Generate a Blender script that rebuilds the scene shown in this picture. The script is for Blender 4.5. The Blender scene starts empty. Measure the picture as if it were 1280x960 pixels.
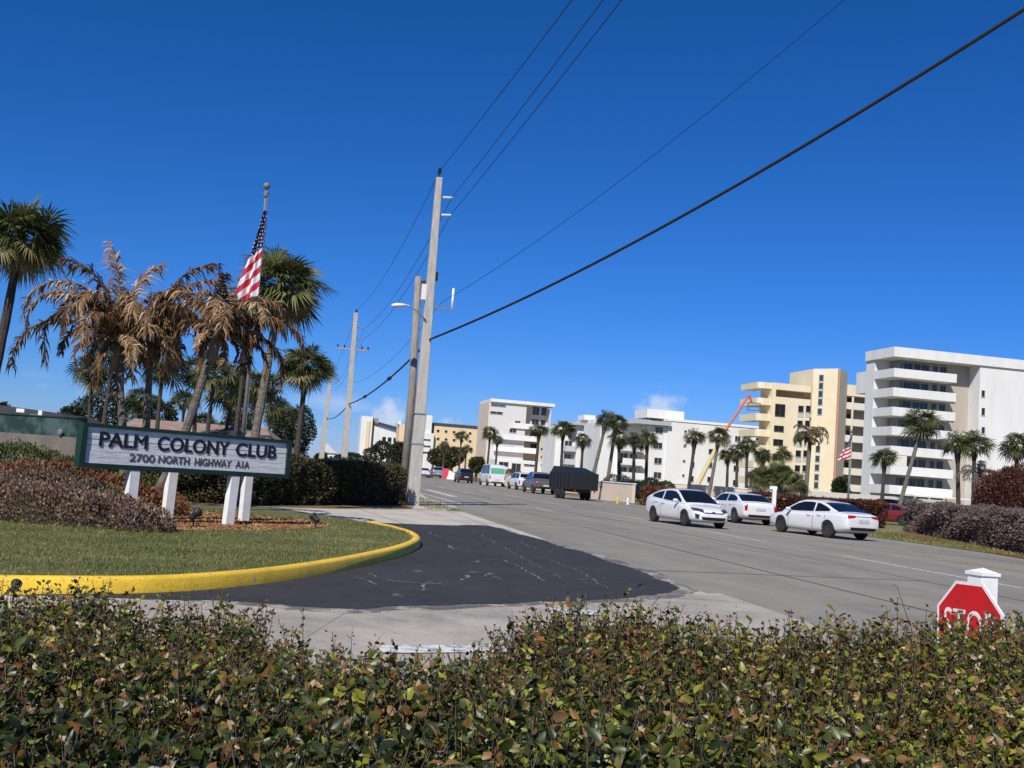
import bpy, bmesh, math, random
import numpy as np
from mathutils import Vector, Matrix
from mathutils.bvhtree import BVHTree
from math import sin, cos, pi, radians as rad

sc = bpy.context.scene
COL = sc.collection
RND = random.Random(7)

# ------------------------------------------------------------------ camera model
F = 1300.0; H = 1.6; PITCH = rad(4.9); ROLL = rad(4.26)
MR = Matrix.Rotation(pi/2 + PITCH, 3, 'X') @ Matrix.Rotation(ROLL, 3, 'Z')
def ray(x, y): return MR @ Vector(((x-640)/F, -(y-480)/F, -1))
def G(x, y, z=0.0):
    d = ray(x, y); t = (z-H)/d.z
    return Vector((d.x*t, d.y*t, z))
def at(x, y, Y):
    d = ray(x, y); t = Y/d.y
    return Vector((d.x*t, Y, H+d.z*t))
RAZ = rad(-11.16)                       # azimuth of the road
RDIR = Vector((sin(RAZ), cos(RAZ), 0)); RN = Vector((cos(RAZ), -sin(RAZ), 0))
ROTZ = -RAZ
def uv(u, v, z=0.0): return RDIR*u + RN*v + Vector((0, 0, z))
def touv(p): return (p.x*RDIR.x+p.y*RDIR.y, p.x*RN.x+p.y*RN.y)
def on_u(px, py, u0):                   # ray hits the plane u = u0 -> (v, z)
    d = ray(px, py); t = u0/(d.x*RDIR.x+d.y*RDIR.y)
    return ((d.x*RN.x+d.y*RN.y)*t, H+d.z*t)
def on_v(px, py, v0):
    d = ray(px, py); t = v0/(d.x*RN.x+d.y*RN.y)
    return ((d.x*RDIR.x+d.y*RDIR.y)*t, H+d.z*t)

cam = bpy.data.cameras.new('camera'); cam.sensor_width = 36; cam.lens = F/1280*36
cam.clip_start = 0.05; cam.clip_end = 6000
co = bpy.data.objects.new('camera', cam); COL.objects.link(co)
co.matrix_world = Matrix.Translation((0, 0, H)) @ MR.to_4x4()
sc.camera = co

# ------------------------------------------------------------------ light
SUN_EL = rad(44); SUN_AZ = rad(200)     # azimuth clockwise from +Y
sd = Vector((sin(SUN_AZ)*cos(SUN_EL), cos(SUN_AZ)*cos(SUN_EL), sin(SUN_EL)))
sl = bpy.data.lights.new('sun', 'SUN'); sl.energy = 4.6; sl.angle = rad(.53); sl.color = (1, .95, .87)
so = bpy.data.objects.new('sun', sl); COL.objects.link(so)
so.rotation_euler = sd.to_track_quat('Z', 'Y').to_euler()
w = bpy.data.worlds.new('World'); sc.world = w; w.use_nodes = True
nt = w.node_tree; nt.nodes.clear()
out = nt.nodes.new('ShaderNodeOutputWorld'); bg = nt.nodes.new('ShaderNodeBackground')
sky = nt.nodes.new('ShaderNodeTexSky'); sky.sky_type = 'NISHITA'; sky.sun_disc = False
sky.sun_elevation = SUN_EL; sky.sun_rotation = SUN_AZ
sky.altitude = 0; sky.air_density = 1.0; sky.dust_density = 0.0; sky.ozone_density = 2.0
# the deep blue of the photograph: one response curve per channel on the whole sky
sepc = nt.nodes.new('ShaderNodeSeparateColor'); hsv = nt.nodes.new('ShaderNodeCombineColor'); nt.links.new(sky.outputs[0], sepc.inputs[0])
for ch, (p_, a_) in enumerate(((1.70, .0660), (1.135, .376), (1.20, .715))):
    pw = nt.nodes.new('ShaderNodeMath'); pw.operation = 'POWER'; pw.inputs[1].default_value = p_
    ml = nt.nodes.new('ShaderNodeMath'); ml.operation = 'MULTIPLY'; ml.inputs[1].default_value = a_
    nt.links.new(sepc.outputs[ch], pw.inputs[0]); nt.links.new(pw.outputs[0], ml.inputs[0]); nt.links.new(ml.outputs[0], hsv.inputs[ch])
# a few thin clouds low over the horizon
tc = nt.nodes.new('ShaderNodeTexCoord'); mp = nt.nodes.new('ShaderNodeMapping')
mp.inputs['Scale'].default_value = (5, 5, 16); nt.links.new(tc.outputs['Generated'], mp.inputs[0])
nz = nt.nodes.new('ShaderNodeTexNoise'); nz.inputs['Scale'].default_value = 1.6; nz.inputs['Detail'].default_value = 6
nt.links.new(mp.outputs[0], nz.inputs['Vector'])
rr = nt.nodes.new('ShaderNodeValToRGB'); rr.color_ramp.elements[0].position = .57; rr.color_ramp.elements[1].position = .8
nt.links.new(nz.outputs['Fac'], rr.inputs[0])
sx = nt.nodes.new('ShaderNodeSeparateXYZ'); nt.links.new(tc.outputs['Generated'], sx.inputs[0])
mr = nt.nodes.new('ShaderNodeMapRange'); mr.inputs['From Min'].default_value = .03; mr.inputs['From Max'].default_value = .10
mr.inputs['To Min'].default_value = .55; mr.inputs['To Max'].default_value = 0
nt.links.new(sx.outputs['Z'], mr.inputs['Value'])
for cp, rad_ in (((487, 519), .022), ((826, 519), .030), ((560, 545), .02)):
    dv_ = ray(*cp).normalized(); vd = nt.nodes.new('ShaderNodeVectorMath'); vd.operation = 'DISTANCE'; vd.inputs[1].default_value = dv_
    nt.links.new(tc.outputs['Generated'], vd.inputs[0]); m2 = nt.nodes.new('ShaderNodeMapRange'); m2.interpolation_type = 'SMOOTHSTEP'
    n2_ = nt.nodes.new('ShaderNodeTexNoise'); n2_.inputs['Scale'].default_value = 90; n2_.inputs['Detail'].default_value = 5; nt.links.new(tc.outputs['Generated'], n2_.inputs['Vector'])
    a2 = nt.nodes.new('ShaderNodeMath'); a2.operation = 'MULTIPLY_ADD'; a2.inputs[1].default_value = rad_*1.3; nt.links.new(n2_.outputs['Fac'], a2.inputs[0]); nt.links.new(vd.outputs['Value'], a2.inputs[2])
    m2.inputs['From Min'].default_value = rad_*.75; m2.inputs['From Max'].default_value = rad_*1.6; m2.inputs['To Min'].default_value = .62; m2.inputs['To Max'].default_value = 0
    nt.links.new(a2.outputs[0], m2.inputs['Value']); mxm = nt.nodes.new('ShaderNodeMath'); mxm.operation = 'MAXIMUM'; cloud_prev = globals().get('cloud_prev'); 
    if cloud_prev is None: cloud_prev = m2.outputs[0]
    else: nt.links.new(cloud_prev, mxm.inputs[0]); nt.links.new(m2.outputs[0], mxm.inputs[1]); cloud_prev = mxm.outputs[0]
mu = nt.nodes.new('ShaderNodeMath'); mu.operation = 'MULTIPLY'
nt.links.new(rr.outputs[0], mu.inputs[0]); nt.links.new(mr.outputs[0], mu.inputs[1])
mx = nt.nodes.new('ShaderNodeMix'); mx.data_type = 'RGBA'
mfin = nt.nodes.new('ShaderNodeMath'); mfin.operation = 'MAXIMUM'; nt.links.new(mu.outputs[0], mfin.inputs[0]); nt.links.new(cloud_prev, mfin.inputs[1]); nt.links.new(mfin.outputs[0], mx.inputs['Factor']); nt.links.new(hsv.outputs[0], mx.inputs['A'])
mx.inputs['B'].default_value = (8, 8.4, 9, 1)
nt.links.new(mx.outputs['Result'], bg.inputs['Color'])
bg.inputs['Strength'].default_value = 0.085
nt.links.new(bg.outputs[0], out.inputs[0])
sc.view_settings.view_transform = 'Standard'; sc.view_settings.look = 'None'
sc.view_settings.exposure = 0.2; sc.view_settings.gamma = 1
sc.cycles.max_bounces = 6; sc.cycles.transparent_max_bounces = 6

# ------------------------------------------------------------------ materials
MATS = {}
def mat(name, col, rough=.7, col2=None, scale=6.0, bump=0.0, bscale=None, metal=0.0, spec=.5, detail=4, lo=.35, hi=.65, stretch=None, coat=0):
    if name in MATS: return MATS[name]
    m = bpy.data.materials.new(name); m.use_nodes = True; n = m.node_tree.nodes; l = m.node_tree.links
    b = n['Principled BSDF']; b.inputs['Roughness'].default_value = rough; b.inputs['Metallic'].default_value = metal
    b.inputs['Specular IOR Level'].default_value = spec
    b.inputs['Coat Weight'].default_value = coat
    t = n.new('ShaderNodeTexCoord')
    src = t.outputs['Object']
    if stretch:
        mpn = n.new('ShaderNodeMapping'); mpn.inputs['Scale'].default_value = stretch; l.new(src, mpn.inputs[0]); src = mpn.outputs[0]
    if col2 is None: col2 = tuple(c*.86 for c in col)
    z = n.new('ShaderNodeTexNoise'); z.inputs['Scale'].default_value = scale; z.inputs['Detail'].default_value = detail; z.inputs['Roughness'].default_value = .65
    l.new(src, z.inputs['Vector'])
    r = n.new('ShaderNodeValToRGB'); r.color_ramp.elements[0].position = lo; r.color_ramp.elements[1].position = hi
    r.color_ramp.elements[0].color = (*col2, 1); r.color_ramp.elements[1].color = (*col, 1)
    l.new(z.outputs['Fac'], r.inputs[0]); l.new(r.outputs[0], b.inputs['Base Color'])
    if bump:
        z2 = n.new('ShaderNodeTexNoise'); z2.inputs['Scale'].default_value = bscale or scale*5; z2.inputs['Detail'].default_value = 5
        l.new(src, z2.inputs['Vector'])
        bp = n.new('ShaderNodeBump'); bp.inputs['Strength'].default_value = bump; bp.inputs['Distance'].default_value = .02
        l.new(z2.outputs['Fac'], bp.inputs['Height']); l.new(bp.outputs[0], b.inputs['Normal'])
    MATS[name] = m
    return m
def ground_mat(name, base, stain, grain, big=.5, stretch=(1, 1, 1), rot=0.0, rough=.9, fine=160, stain_hi=.62, stain_lo=.40, chips=None, chip_pos=.66, chip_scale=5, bump=.4, mid=2.3, blotch=1.18):
    """paving: broad stains, blotches and fine aggregate, all in the surface itself"""
    m = bpy.data.materials.new(name); m.use_nodes = True; n = m.node_tree.nodes; l = m.node_tree.links
    b = n['Principled BSDF']; b.inputs['Roughness'].default_value = rough
    t = n.new('ShaderNodeTexCoord'); mp_ = n.new('ShaderNodeMapping'); mp_.inputs['Rotation'].default_value = (0, 0, rot); mp_.vector_type = 'POINT'
    l.new(t.outputs['Object'], mp_.inputs[0]); mp2 = n.new('ShaderNodeMapping'); mp2.inputs['Scale'].default_value = stretch; l.new(mp_.outputs[0], mp2.inputs[0])
    def noise(sc_, det, vec, rgh=.6):
        z = n.new('ShaderNodeTexNoise'); z.inputs['Scale'].default_value = sc_; z.inputs['Detail'].default_value = det; z.inputs['Roughness'].default_value = rgh; l.new(vec, z.inputs['Vector']); return z.outputs['Fac']
    def ramp(f, p0, p1):
        r = n.new('ShaderNodeMapRange'); r.inputs['From Min'].default_value = p0; r.inputs['From Max'].default_value = p1; l.new(f, r.inputs['Value']); return r.outputs[0]
    def mix(f, a_, b_, sc_=1.0):
        x = n.new('ShaderNodeMix'); x.data_type = 'RGBA'
        if sc_ != 1.0: q = n.new('ShaderNodeMath'); q.operation = 'MULTIPLY'; q.inputs[1].default_value = sc_; l.new(f, q.inputs[0]); f = q.outputs[0]
        l.new(f, x.inputs['Factor'])
        for k, v in (('A', a_), ('B', b_)):
            if isinstance(v, tuple): x.inputs[k].default_value = (*v, 1)
            else: l.new(v, x.inputs[k])
        return x.outputs['Result']
    c = mix(ramp(noise(big, 6, mp2.outputs[0]), stain_lo, stain_hi), stain, base)
    c = mix(ramp(noise(mid, 8, mp_.outputs[0], .75), .42, .66), c, tuple(x*blotch for x in base), .55)
    c = mix(ramp(noise(fine, 2, mp_.outputs[0]), .52, .72), c, grain, .6)
    c = mix(ramp(noise(fine*.45, 2, mp_.outputs[0]), .56, .72), c, tuple(x*.45 for x in stain), .45)
    if chips: c = mix(ramp(noise(chip_scale, 8, mp_.outputs[0], .7), chip_pos, chip_pos+.03), c, chips)
    l.new(c, b.inputs['Base Color'])
    bp = n.new('ShaderNodeBump'); bp.inputs['Strength'].default_value = bump; bp.inputs['Distance'].default_value = .012
    l.new(noise(fine*.8, 3, mp_.outputs[0]), bp.inputs['Height']); l.new(bp.outputs[0], b.inputs['Normal'])
    MATS[name] = m; return m
def leafmat(name, cols, rough=.5, spec=.5, trans=.25):
    """cols: list of (pos, rgb); picked per leaf by the 'tint' attribute"""
    if name in MATS: return MATS[name]
    m = bpy.data.materials.new(name); m.use_nodes = True; n = m.node_tree.nodes; l = m.node_tree.links
    b = n['Principled BSDF']; b.inputs['Roughness'].default_value = rough; b.inputs['Specular IOR Level'].default_value = spec
    a = n.new('ShaderNodeAttribute'); a.attribute_name = 'tint'
    r = n.new('ShaderNodeValToRGB'); e = r.color_ramp.elements
    while len(e) < len(cols): e.new(.5)
    for k, (p, c) in enumerate(cols): e[k].position = p; e[k].color = (*c, 1)
    l.new(a.outputs['Fac'], r.inputs[0]); l.new(r.outputs[0], b.inputs['Base Color'])
    if trans:
        tr = n.new('ShaderNodeBsdfTranslucent'); l.new(r.outputs[0], tr.inputs[0])
        mxs = n.new('ShaderNodeMixShader'); mxs.inputs[0].default_value = trans
        l.new(b.outputs[0], mxs.inputs[1]); l.new(tr.outputs[0], mxs.inputs[2]); l.new(mxs.outputs[0], n['Material Output'].inputs[0])
    MATS[name] = m
    return m

# ------------------------------------------------------------------ object helpers
def link(o, parent=None):
    COL.objects.link(o)
    if parent is not None: o.parent = parent
    return o
def tag(o, label=None, cat=None, group=None, kind=None):
    if label: o['label'] = label
    if cat: o['category'] = cat
    if group: o['group'] = group
    if kind: o['kind'] = kind
    return o
def thing(name, label, cat, loc=(0, 0, 0), rz=0.0, group=None):
    o = bpy.data.objects.new(name, None); o.empty_display_size = .3; COL.objects.link(o)
    o.location = loc; o.rotation_euler = (0, 0, rz)
    return tag(o, label, cat, group)
def children(o): return [c for c in bpy.data.objects if c.parent == o]
def copy_tree(o, parent=None):
    c = o.copy(); COL.objects.link(c); c.parent = parent
    for ch in children(o): copy_tree(ch, c)
    return c

class MB:
    """collects faces; build() links them as one mesh object"""
    def __init__(s): s.v = []; s.f = []; s.m = []; s.t = []; s.tint = 0.5
    def face(s, pts, mi=0):
        k = len(s.v); s.v += [tuple(p) for p in pts]; s.t += [s.tint]*len(pts)
        s.f.append(tuple(range(k, k+len(pts)))); s.m.append(mi)
    def raw(s, vs, fs, mi=0):
        k = len(s.v); s.v += [tuple(p) for p in vs]; s.t += [s.tint]*len(vs)
        for f in fs: s.f.append(tuple(i+k for i in f)); s.m.append(mi)
    def box(s, x0, x1, y0, y1, z0, z1, mi=0, M=None):
        if x0 > x1: x0, x1 = x1, x0
        if y0 > y1: y0, y1 = y1, y0
        if z0 > z1: z0, z1 = z1, z0
        vs = [Vector(p) for p in ((x0,y0,z0),(x1,y0,z0),(x1,y1,z0),(x0,y1,z0),(x0,y0,z1),(x1,y0,z1),(x1,y1,z1),(x0,y1,z1))]
        if M is not None: vs = [M @ p for p in vs]
        s.raw(vs, [(0,3,2,1),(4,5,6,7),(0,1,5,4),(1,2,6,5),(2,3,7,6),(3,0,4,7)], mi); return s
    def prism(s, poly, z0, z1, mi=0):
        n = len(poly)
        s.raw([(p[0], p[1], z0) for p in poly]+[(p[0], p[1], z1) for p in poly],
              [tuple(range(n-1, -1, -1)), tuple(range(n, 2*n))]+[(i, (i+1) % n, n+(i+1) % n, n+i) for i in range(n)], mi); return s
    def tube(s, pts, rs, n=8, cap=True, mi=0):
        pts = [Vector(p) for p in pts]
        if not hasattr(rs, '__len__'): rs = [rs]*len(pts)
        vs = []; prev = None
        for i, p in enumerate(pts):
            d = (pts[min(i+1, len(pts)-1)]-pts[max(i-1, 0)]).normalized()
            if prev is None:
                a = d.orthogonal().normalized()
            else:
                a = (prev - d*prev.dot(d)).normalized()
            prev = a; b = d.cross(a)
            for k in range(n): vs.append(p+(a*cos(2*pi*k/n)+b*sin(2*pi*k/n))*rs[i])
        fs = [(i*n+k, i*n+(k+1) % n, (i+1)*n+(k+1) % n, (i+1)*n+k) for i in range(len(pts)-1) for k in range(n)]
        if cap: fs += [tuple(range(n-1, -1, -1)), tuple(range((len(pts)-1)*n, len(pts)*n))]
        s.raw(vs, fs, mi); return s
    def lathe(s, prof, n=16, M=None, mi=0):   # prof: (r, z)
        vs = [Vector((r*cos(2*pi*k/n), r*sin(2*pi*k/n), z)) for r, z in prof for k in range(n)]
        if M is not None: vs = [M @ p for p in vs]
        fs = [(i*n+k, i*n+(k+1) % n, (i+1)*n+(k+1) % n, (i+1)*n+k) for i in range(len(prof)-1) for k in range(n)]
        fs += [tuple(range(n-1, -1, -1)), tuple(range((len(prof)-1)*n, len(prof)*n))]
        s.raw(vs, fs, mi); return s
    def mesh(s, name, mats, smooth=False):
        me = bpy.data.meshes.new(name); me.from_pydata(s.v, [], s.f)
        for m in (mats if isinstance(mats, (list, tuple)) else [mats]): me.materials.append(m)
        if any(s.m): me.polygons.foreach_set('material_index', s.m)
        if smooth: me.polygons.foreach_set('use_smooth', [True]*len(s.f))
        a = me.attributes.new('tint', 'FLOAT', 'POINT'); a.data.foreach_set('value', s.t)
        me.update(); return me
    def build(s, name, mats, parent=None, smooth=False, bevel=0, loc=None):
        o = bpy.data.objects.new(name, s.mesh(name, mats, smooth)); link(o, parent)
        if loc is not None: o.location = loc
        if bevel:
            wl = bmesh.new(); wl.from_mesh(o.data); bmesh.ops.remove_doubles(wl, verts=wl.verts, dist=1e-5); wl.to_mesh(o.data); wl.free()
            md = o.modifiers.new('bevel', 'BEVEL'); md.width = bevel; md.segments = 2; md.limit_method = 'ANGLE'
        return o

def np_mesh(name, V, Fc, tint, m, parent=None, smooth=False):
    """V (n,3), Fc (k,q) constant-size faces"""
    me = bpy.data.meshes.new(name); n = len(V); k, q = Fc.shape
    me.vertices.add(n); me.vertices.foreach_set('co', V.astype(np.float32).ravel())
    me.loops.add(k*q); me.loops.foreach_set('vertex_index', Fc.astype(np.int32).ravel())
    me.polygons.add(k); me.polygons.foreach_set('loop_start', np.arange(0, k*q, q, dtype=np.int32))
    try: me.polygons.foreach_set('loop_total', np.full(k, q, np.int32))
    except Exception: pass
    me.update(calc_edges=True); me.materials.append(m)
    a = me.attributes.new('tint', 'FLOAT', 'POINT'); a.data.foreach_set('value', tint.astype(np.float32))
    if smooth: me.polygons.foreach_set('use_smooth', np.ones(k, bool))
    if name is None: return me
    o = bpy.data.objects.new(name, me); return link(o, parent)

def nrm(a): return a/np.maximum(np.linalg.norm(a, axis=1, keepdims=True), 1e-9)
def leaves(name, C, D, L, W, tint, m, parent=None, rng=None, fold=.25, simple=False):
    """C base points, D directions; L, W arrays"""
    rng = rng or np.random.default_rng(1)
    n = len(C); D = nrm(D); r = nrm(rng.normal(size=(n, 3))); S = nrm(np.cross(D, r)); N = np.cross(S, D)
    L = L[:, None]; W = W[:, None]
    if simple:
        V = np.stack([C, C+D*L*.5+S*W*.5, C+D*L, C+D*L*.5-S*W*.5], 1).reshape(-1, 3)
        b = np.arange(n)[:, None]*4; Fc = b+np.array([[0, 1, 2, 3]])
        return np_mesh(name, V, Fc, np.repeat(tint, 4), m, parent)
    up = N*W*fold
    V = np.stack([C, C+D*L*.35+S*W*.5+up, C+D*L*.75+S*W*.42+up*.8-N*L*.06, C+D*L-N*L*.14, C+D*L*.75-S*W*.42+up*.8-N*L*.06, C+D*L*.35-S*W*.5+up,
                  C+D*L*.5], 1).reshape(-1, 3)
    b = (np.arange(n)*7)[:, None, None]
    Fc = (b+np.array([[0, 1, 6], [1, 2, 6], [2, 3, 6], [3, 4, 6], [4, 5, 6], [5, 0, 6]])[None]).reshape(-1, 3)
    return np_mesh(name, V, Fc, np.repeat(tint, 7), m, parent)

def lumpy(P, seed, s=1.0):
    """cheap smooth noise -1..1 for points (n,3)"""
    g = np.random.default_rng(seed); r = np.zeros(len(P))
    for k in range(7):
        d = g.normal(size=3)*s*(1+.5*k); r += np.sin(P@d+g.uniform(0, 6.3))/(1+.4*k)
    return r/2.6

# ------------------------------------------------------------------ colours (real-world base colours)
M_asph = ground_mat('road_asphalt', (.236, .216, .178), (.180, .164, .137), (.36, .335, .29), .7, (1, .06, 1), RAZ, fine=70, mid=.8, blotch=1.25)
M_black = ground_mat('sealed_asphalt', (.021, .0205, .022), (.011, .011, .012), (.085, .085, .085), .45, fine=55, mid=2.2, blotch=2.1, chips=(.13, .13, .125), chip_pos=.64, chip_scale=1.9, rough=.92)
M_worn = ground_mat('worn_asphalt', (.13, .12, .105), (.05, .048, .047), (.30, .27, .23), .9, fine=55, mid=2.2, blotch=1.8, chips=(.34, .305, .26), chip_pos=.52, chip_scale=1.6)
M_conc = ground_mat('concrete', (.50, .45, .385), (.38, .34, .295), (.58, .54, .48), .6, fine=80, mid=2)
M_conc2 = ground_mat('weathered_concrete', (.40, .355, .30), (.24, .22, .19), (.52, .48, .42), .7, fine=80, mid=2.6)
M_line = mat('white_road_paint', (.62, .62, .6), .8, (.22, .21, .2), 9, lo=.38, hi=.55)
M_yline = mat('yellow_road_paint', (.5, .33, .07), .8, (.2, .16, .1), 7, lo=.38, hi=.6)
M_kerb = ground_mat('yellow_kerb_paint', (.82, .53, .035), (.66, .42, .03), (.86, .6, .08), 1.2, fine=50, chips=(.36, .33, .27), chip_pos=.615, chip_scale=6, rough=.65, bump=.5)
M_mulch = mat('mulch', (.36, .20, .095), .95, (.19, .095, .045), 25, .8, 60)
M_soil = mat('soil', (.16, .11, .07), .95, (.09, .065, .04), 14, .5)
M_turf = ground_mat('turf', (.11, .12, .04), (.07, .08, .028), (.20, .19, .09), .8, fine=50, mid=3)
M_verge = ground_mat('verge_grass', (.19, .175, .065), (.09, .105, .035), (.30, .27, .13), .35, fine=14, mid=1.4)
M_white = mat('white_stucco', (.74, .73, .705), .85, (.66, .65, .62), .5, .1, 20, stretch=(1, 1, .25))
M_whitepaint = mat('white_paint', (.80, .80, .78), .6, (.70, .69, .66), 5, .15, 60)
M_cream = mat('cream_stucco', (.77, .675, .475), .85, (.70, .60, .41), .3, .1, 20)
M_tan = mat('tan_stucco', (.42, .37, .31), .88, (.38, .335, .28), .4)
M_beige = mat('beige_stucco', (.66, .56, .45), .88, (.60, .50, .40), .4)
M_peach = mat('peach_stucco', (.74, .56, .34), .88, (.68, .51, .31), .3)
M_pink = mat('pink_stucco', (.55, .3, .2), .88)
M_roofdk = mat('dark_roof', (.05, .06, .07), .8)
M_shingle = mat('shingle_roof', (.30, .21, .165), .9, (.20, .14, .11), 2.5, .4, 25)
M_glass = mat('window_glass', (.02, .024, .03), .08, (.012, .014, .018), 2, spec=.8)
M_frame = mat('window_frame', (.5, .5, .48), .6)
M_green = mat('dark_green_paint', (.008, .035, .024), .5, (.006, .026, .018), 6)
M_teal = mat('teal_awning', (.03, .12, .11), .7)
M_board = mat('whitewashed_boards', (.80, .80, .80), .75, (.50, .52, .54), 2.5, .35, 30, stretch=(1, 1, 9), lo=.3, hi=.6)
M_letter = mat('black_letters', (.012, .012, .014), .5)
M_letter2 = mat('faded_letters', (.09, .085, .08), .6)
M_pole = mat('concrete_pole', (.44, .42, .38), .85, (.34, .325, .295), 2.5, .2, 40, stretch=(3, 3, .6))
M_wood = mat('weathered_wood_pole', (.31, .285, .25), .9, (.17, .15, .13), 4, .4, 40, stretch=(5, 5, .5))
M_steel = mat('galvanised_steel', (.45, .46, .47), .45, metal=.7)
M_dark = mat('dark_metal', (.02, .02, .022), .5, metal=.3)
M_wire = mat('wire', (.016, .016, .018), .6)
M_lampgl = mat('lamp_lens', (.75, .75, .72), .3)
M_red = mat('stop_sign_red', (.62, .008, .012), .35, (.5, .006, .01), 3)
M_flagr = mat('flag_red', (.55, .02, .045), .8); M_fpole = mat('grey_pole_paint', (.17, .175, .18), .5); M_flagw = mat('flag_white', (.8, .8, .8), .8); M_flagb = mat('flag_blue', (.012, .02, .11), .8)
M_tyre = mat('tyre_rubber', (.015, .015, .016), .8)
M_rim = mat('alloy_rim', (.20, .20, .21), .3, metal=.8)
M_cglass = mat('car_glass', (.008, .009, .011), .04, (.006, .007, .009), spec=.7)
M_cwhite = mat('white_car_paint', (.70, .70, .70), .22, (.69, .69, .69), 2, coat=.8)
M_cgrey = mat('grey_car_paint', (.15, .145, .14), .35, metal=.4, coat=.5)
M_csilver = mat('silver_car_paint', (.40, .41, .42), .3, metal=.5, coat=.5)
M_cblack = mat('black_car_paint', (.012, .013, .016), .3, coat=.5)
M_cred = mat('red_car_paint', (.16, .015, .015), .3, coat=.5)
M_cblue = mat('blue_car_paint', (.03, .07, .2), .3, coat=.5)
M_trim = mat('black_trim', (.014, .014, .015), .5)
M_tail = mat('tail_lamp_red', (.35, .01, .012), .2)
M_head = mat('head_lamp_lens', (.045, .048, .055), .25, spec=.3)
M_plate = mat('licence_plate', (.5, .52, .5), .5)
M_trunk = mat('palm_trunk', (.20, .175, .145), .95, (.095, .08, .065), 5, .8, 14, stretch=(1, 1, 3))
M_trunkdk = mat('dark_palm_trunk', (.075, .062, .05), .95, (.03, .026, .022), 6, .8, 14, stretch=(1, 1, 3))
M_trunkpale = mat('ringed_palm_trunk', (.19, .165, .135), .95, (.085, .07, .055), 4, .6, 20, stretch=(1, 1, 6))
M_bark = mat('bark', (.10, .08, .06), .95)
L_sabal = leafmat('sabal_leaf', [(0, (.025, .038, .012)), (.4, (.07, .09, .026)), (.75, (.15, .16, .055)), (.92, (.24, .21, .10)), (1, (.32, .24, .13))], .5, .4, .2)
L_sabalfar = leafmat('sabal_leaf_dark', [(0, (.018, .026, .009)), (.5, (.05, .062, .02)), (.85, (.105, .11, .036)), (1, (.19, .15, .08))], .6, .3, .2)
L_dead = leafmat('dead_frond', [(0, (.05, .028, .016)), (.35, (.18, .10, .05)), (.7, (.36, .23, .125)), (1, (.58, .45, .29))], .75, .2, .3)
L_hedge = leafmat('hedge_leaf', [(0, (.012, .018, .006)), (.24, (.028, .045, .011)), (.46, (.085, .11, .018)), (.62, (.33, .32, .035)), (.72, (.11, .075, .028)), (.85, (.25, .105, .025)), (.94, (.36, .22, .10)), (1, (.52, .46, .33))], .40, .5, .30)
L_dark = leafmat('dark_hedge_leaf', [(0, (.014, .015, .008)), (.5, (.052, .052, .02)), (.85, (.13, .105, .045)), (1, (.22, .165, .08))], .6, .3, .1)
L_purple = leafmat('dry_purple_leaf', [(0, (.045, .03, .024)), (.4, (.135, .092, .072)), (.72, (.28, .185, .125)), (1, (.50, .34, .21))], .75, .25, .2)
L_brown = leafmat('dry_red_leaf', [(0, (.07, .03, .02)), (.5, (.20, .085, .045)), (1, (.36, .20, .10))], .8, .2, .2)
L_green = leafmat('shrub_leaf', [(0, (.02, .032, .010)), (.5, (.07, .09, .022)), (.85, (.17, .185, .035)), (1, (.22, .13, .06))], .6, .3, .2)
L_greyp = leafmat('grey_purple_leaf', [(0, (.05, .036, .033)), (.4, (.14, .105, .092)), (.8, (.25, .19, .16)), (1, (.37, .30, .25))], .8, .2, .15)
L_redb = leafmat('red_bush_leaf', [(0, (.035, .014, .011)), (.5, (.115, .042, .028)), (1, (.27, .13, .085))], .7, .2, .2)
L_tree = leafmat('tree_leaf', [(0, (.010, .016, .007)), (.6, (.035, .048, .018)), (1, (.08, .09, .035))], .6, .3, .15)
L_grass = leafmat('grass_blade', [(0, (.07, .09, .022)), (.4, (.155, .175, .045)), (.72, (.26, .245, .08)), (1, (.46, .37, .19))], .7, .2, .3)
L_chips = leafmat('mulch_chip', [(0, (.12, .05, .022)), (.5, (.30, .15, .06)), (1, (.50, .31, .15))], .9, .1, 0)

# ------------------------------------------------------------------ ground
def sheet(name, pts, z, m, kind='structure', th=0.0):
    """flat polygon sheet (any simple outline) at height z"""
    bm = bmesh.new(); vs = [bm.verts.new((p[0], p[1], z)) for p in pts]; f = bm.faces.new(vs)
    if f.normal.z < 0: f.normal_flip()
    f.normal_update()
    if f.normal.z < 0: f.normal_flip()
    if th:
        r = bmesh.ops.extrude_face_region(bm, geom=[f])
        bmesh.ops.translate(bm, verts=[g for g in r['geom'] if isinstance(g, bmesh.types.BMVert)], vec=(0, 0, th))
    bmesh.ops.triangulate(bm, faces=[g for g in bm.faces if len(g.verts) > 4])
    bmesh.ops.recalc_face_normals(bm, faces=bm.faces) if th else None
    me = bpy.data.meshes.new(name); bm.to_mesh(me); bm.free(); me.materials.append(m)
    o = bpy.data.objects.new(name, me); link(o); return tag(o, kind=kind)
def strip_uv(name, u0, u1, v0, v1, z, m):
    return sheet(name, [uv(u0, v0), uv(u1, v0), uv(u1, v1), uv(u0, v1)], z, m)
sheet('ground', [(-2500, -400), (2500, -400), (2500, 4000), (-2500, 4000)], 0, M_verge)
strip_uv('road', -60, 1500, 6.25, 24.7, .004, M_asph)
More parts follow.
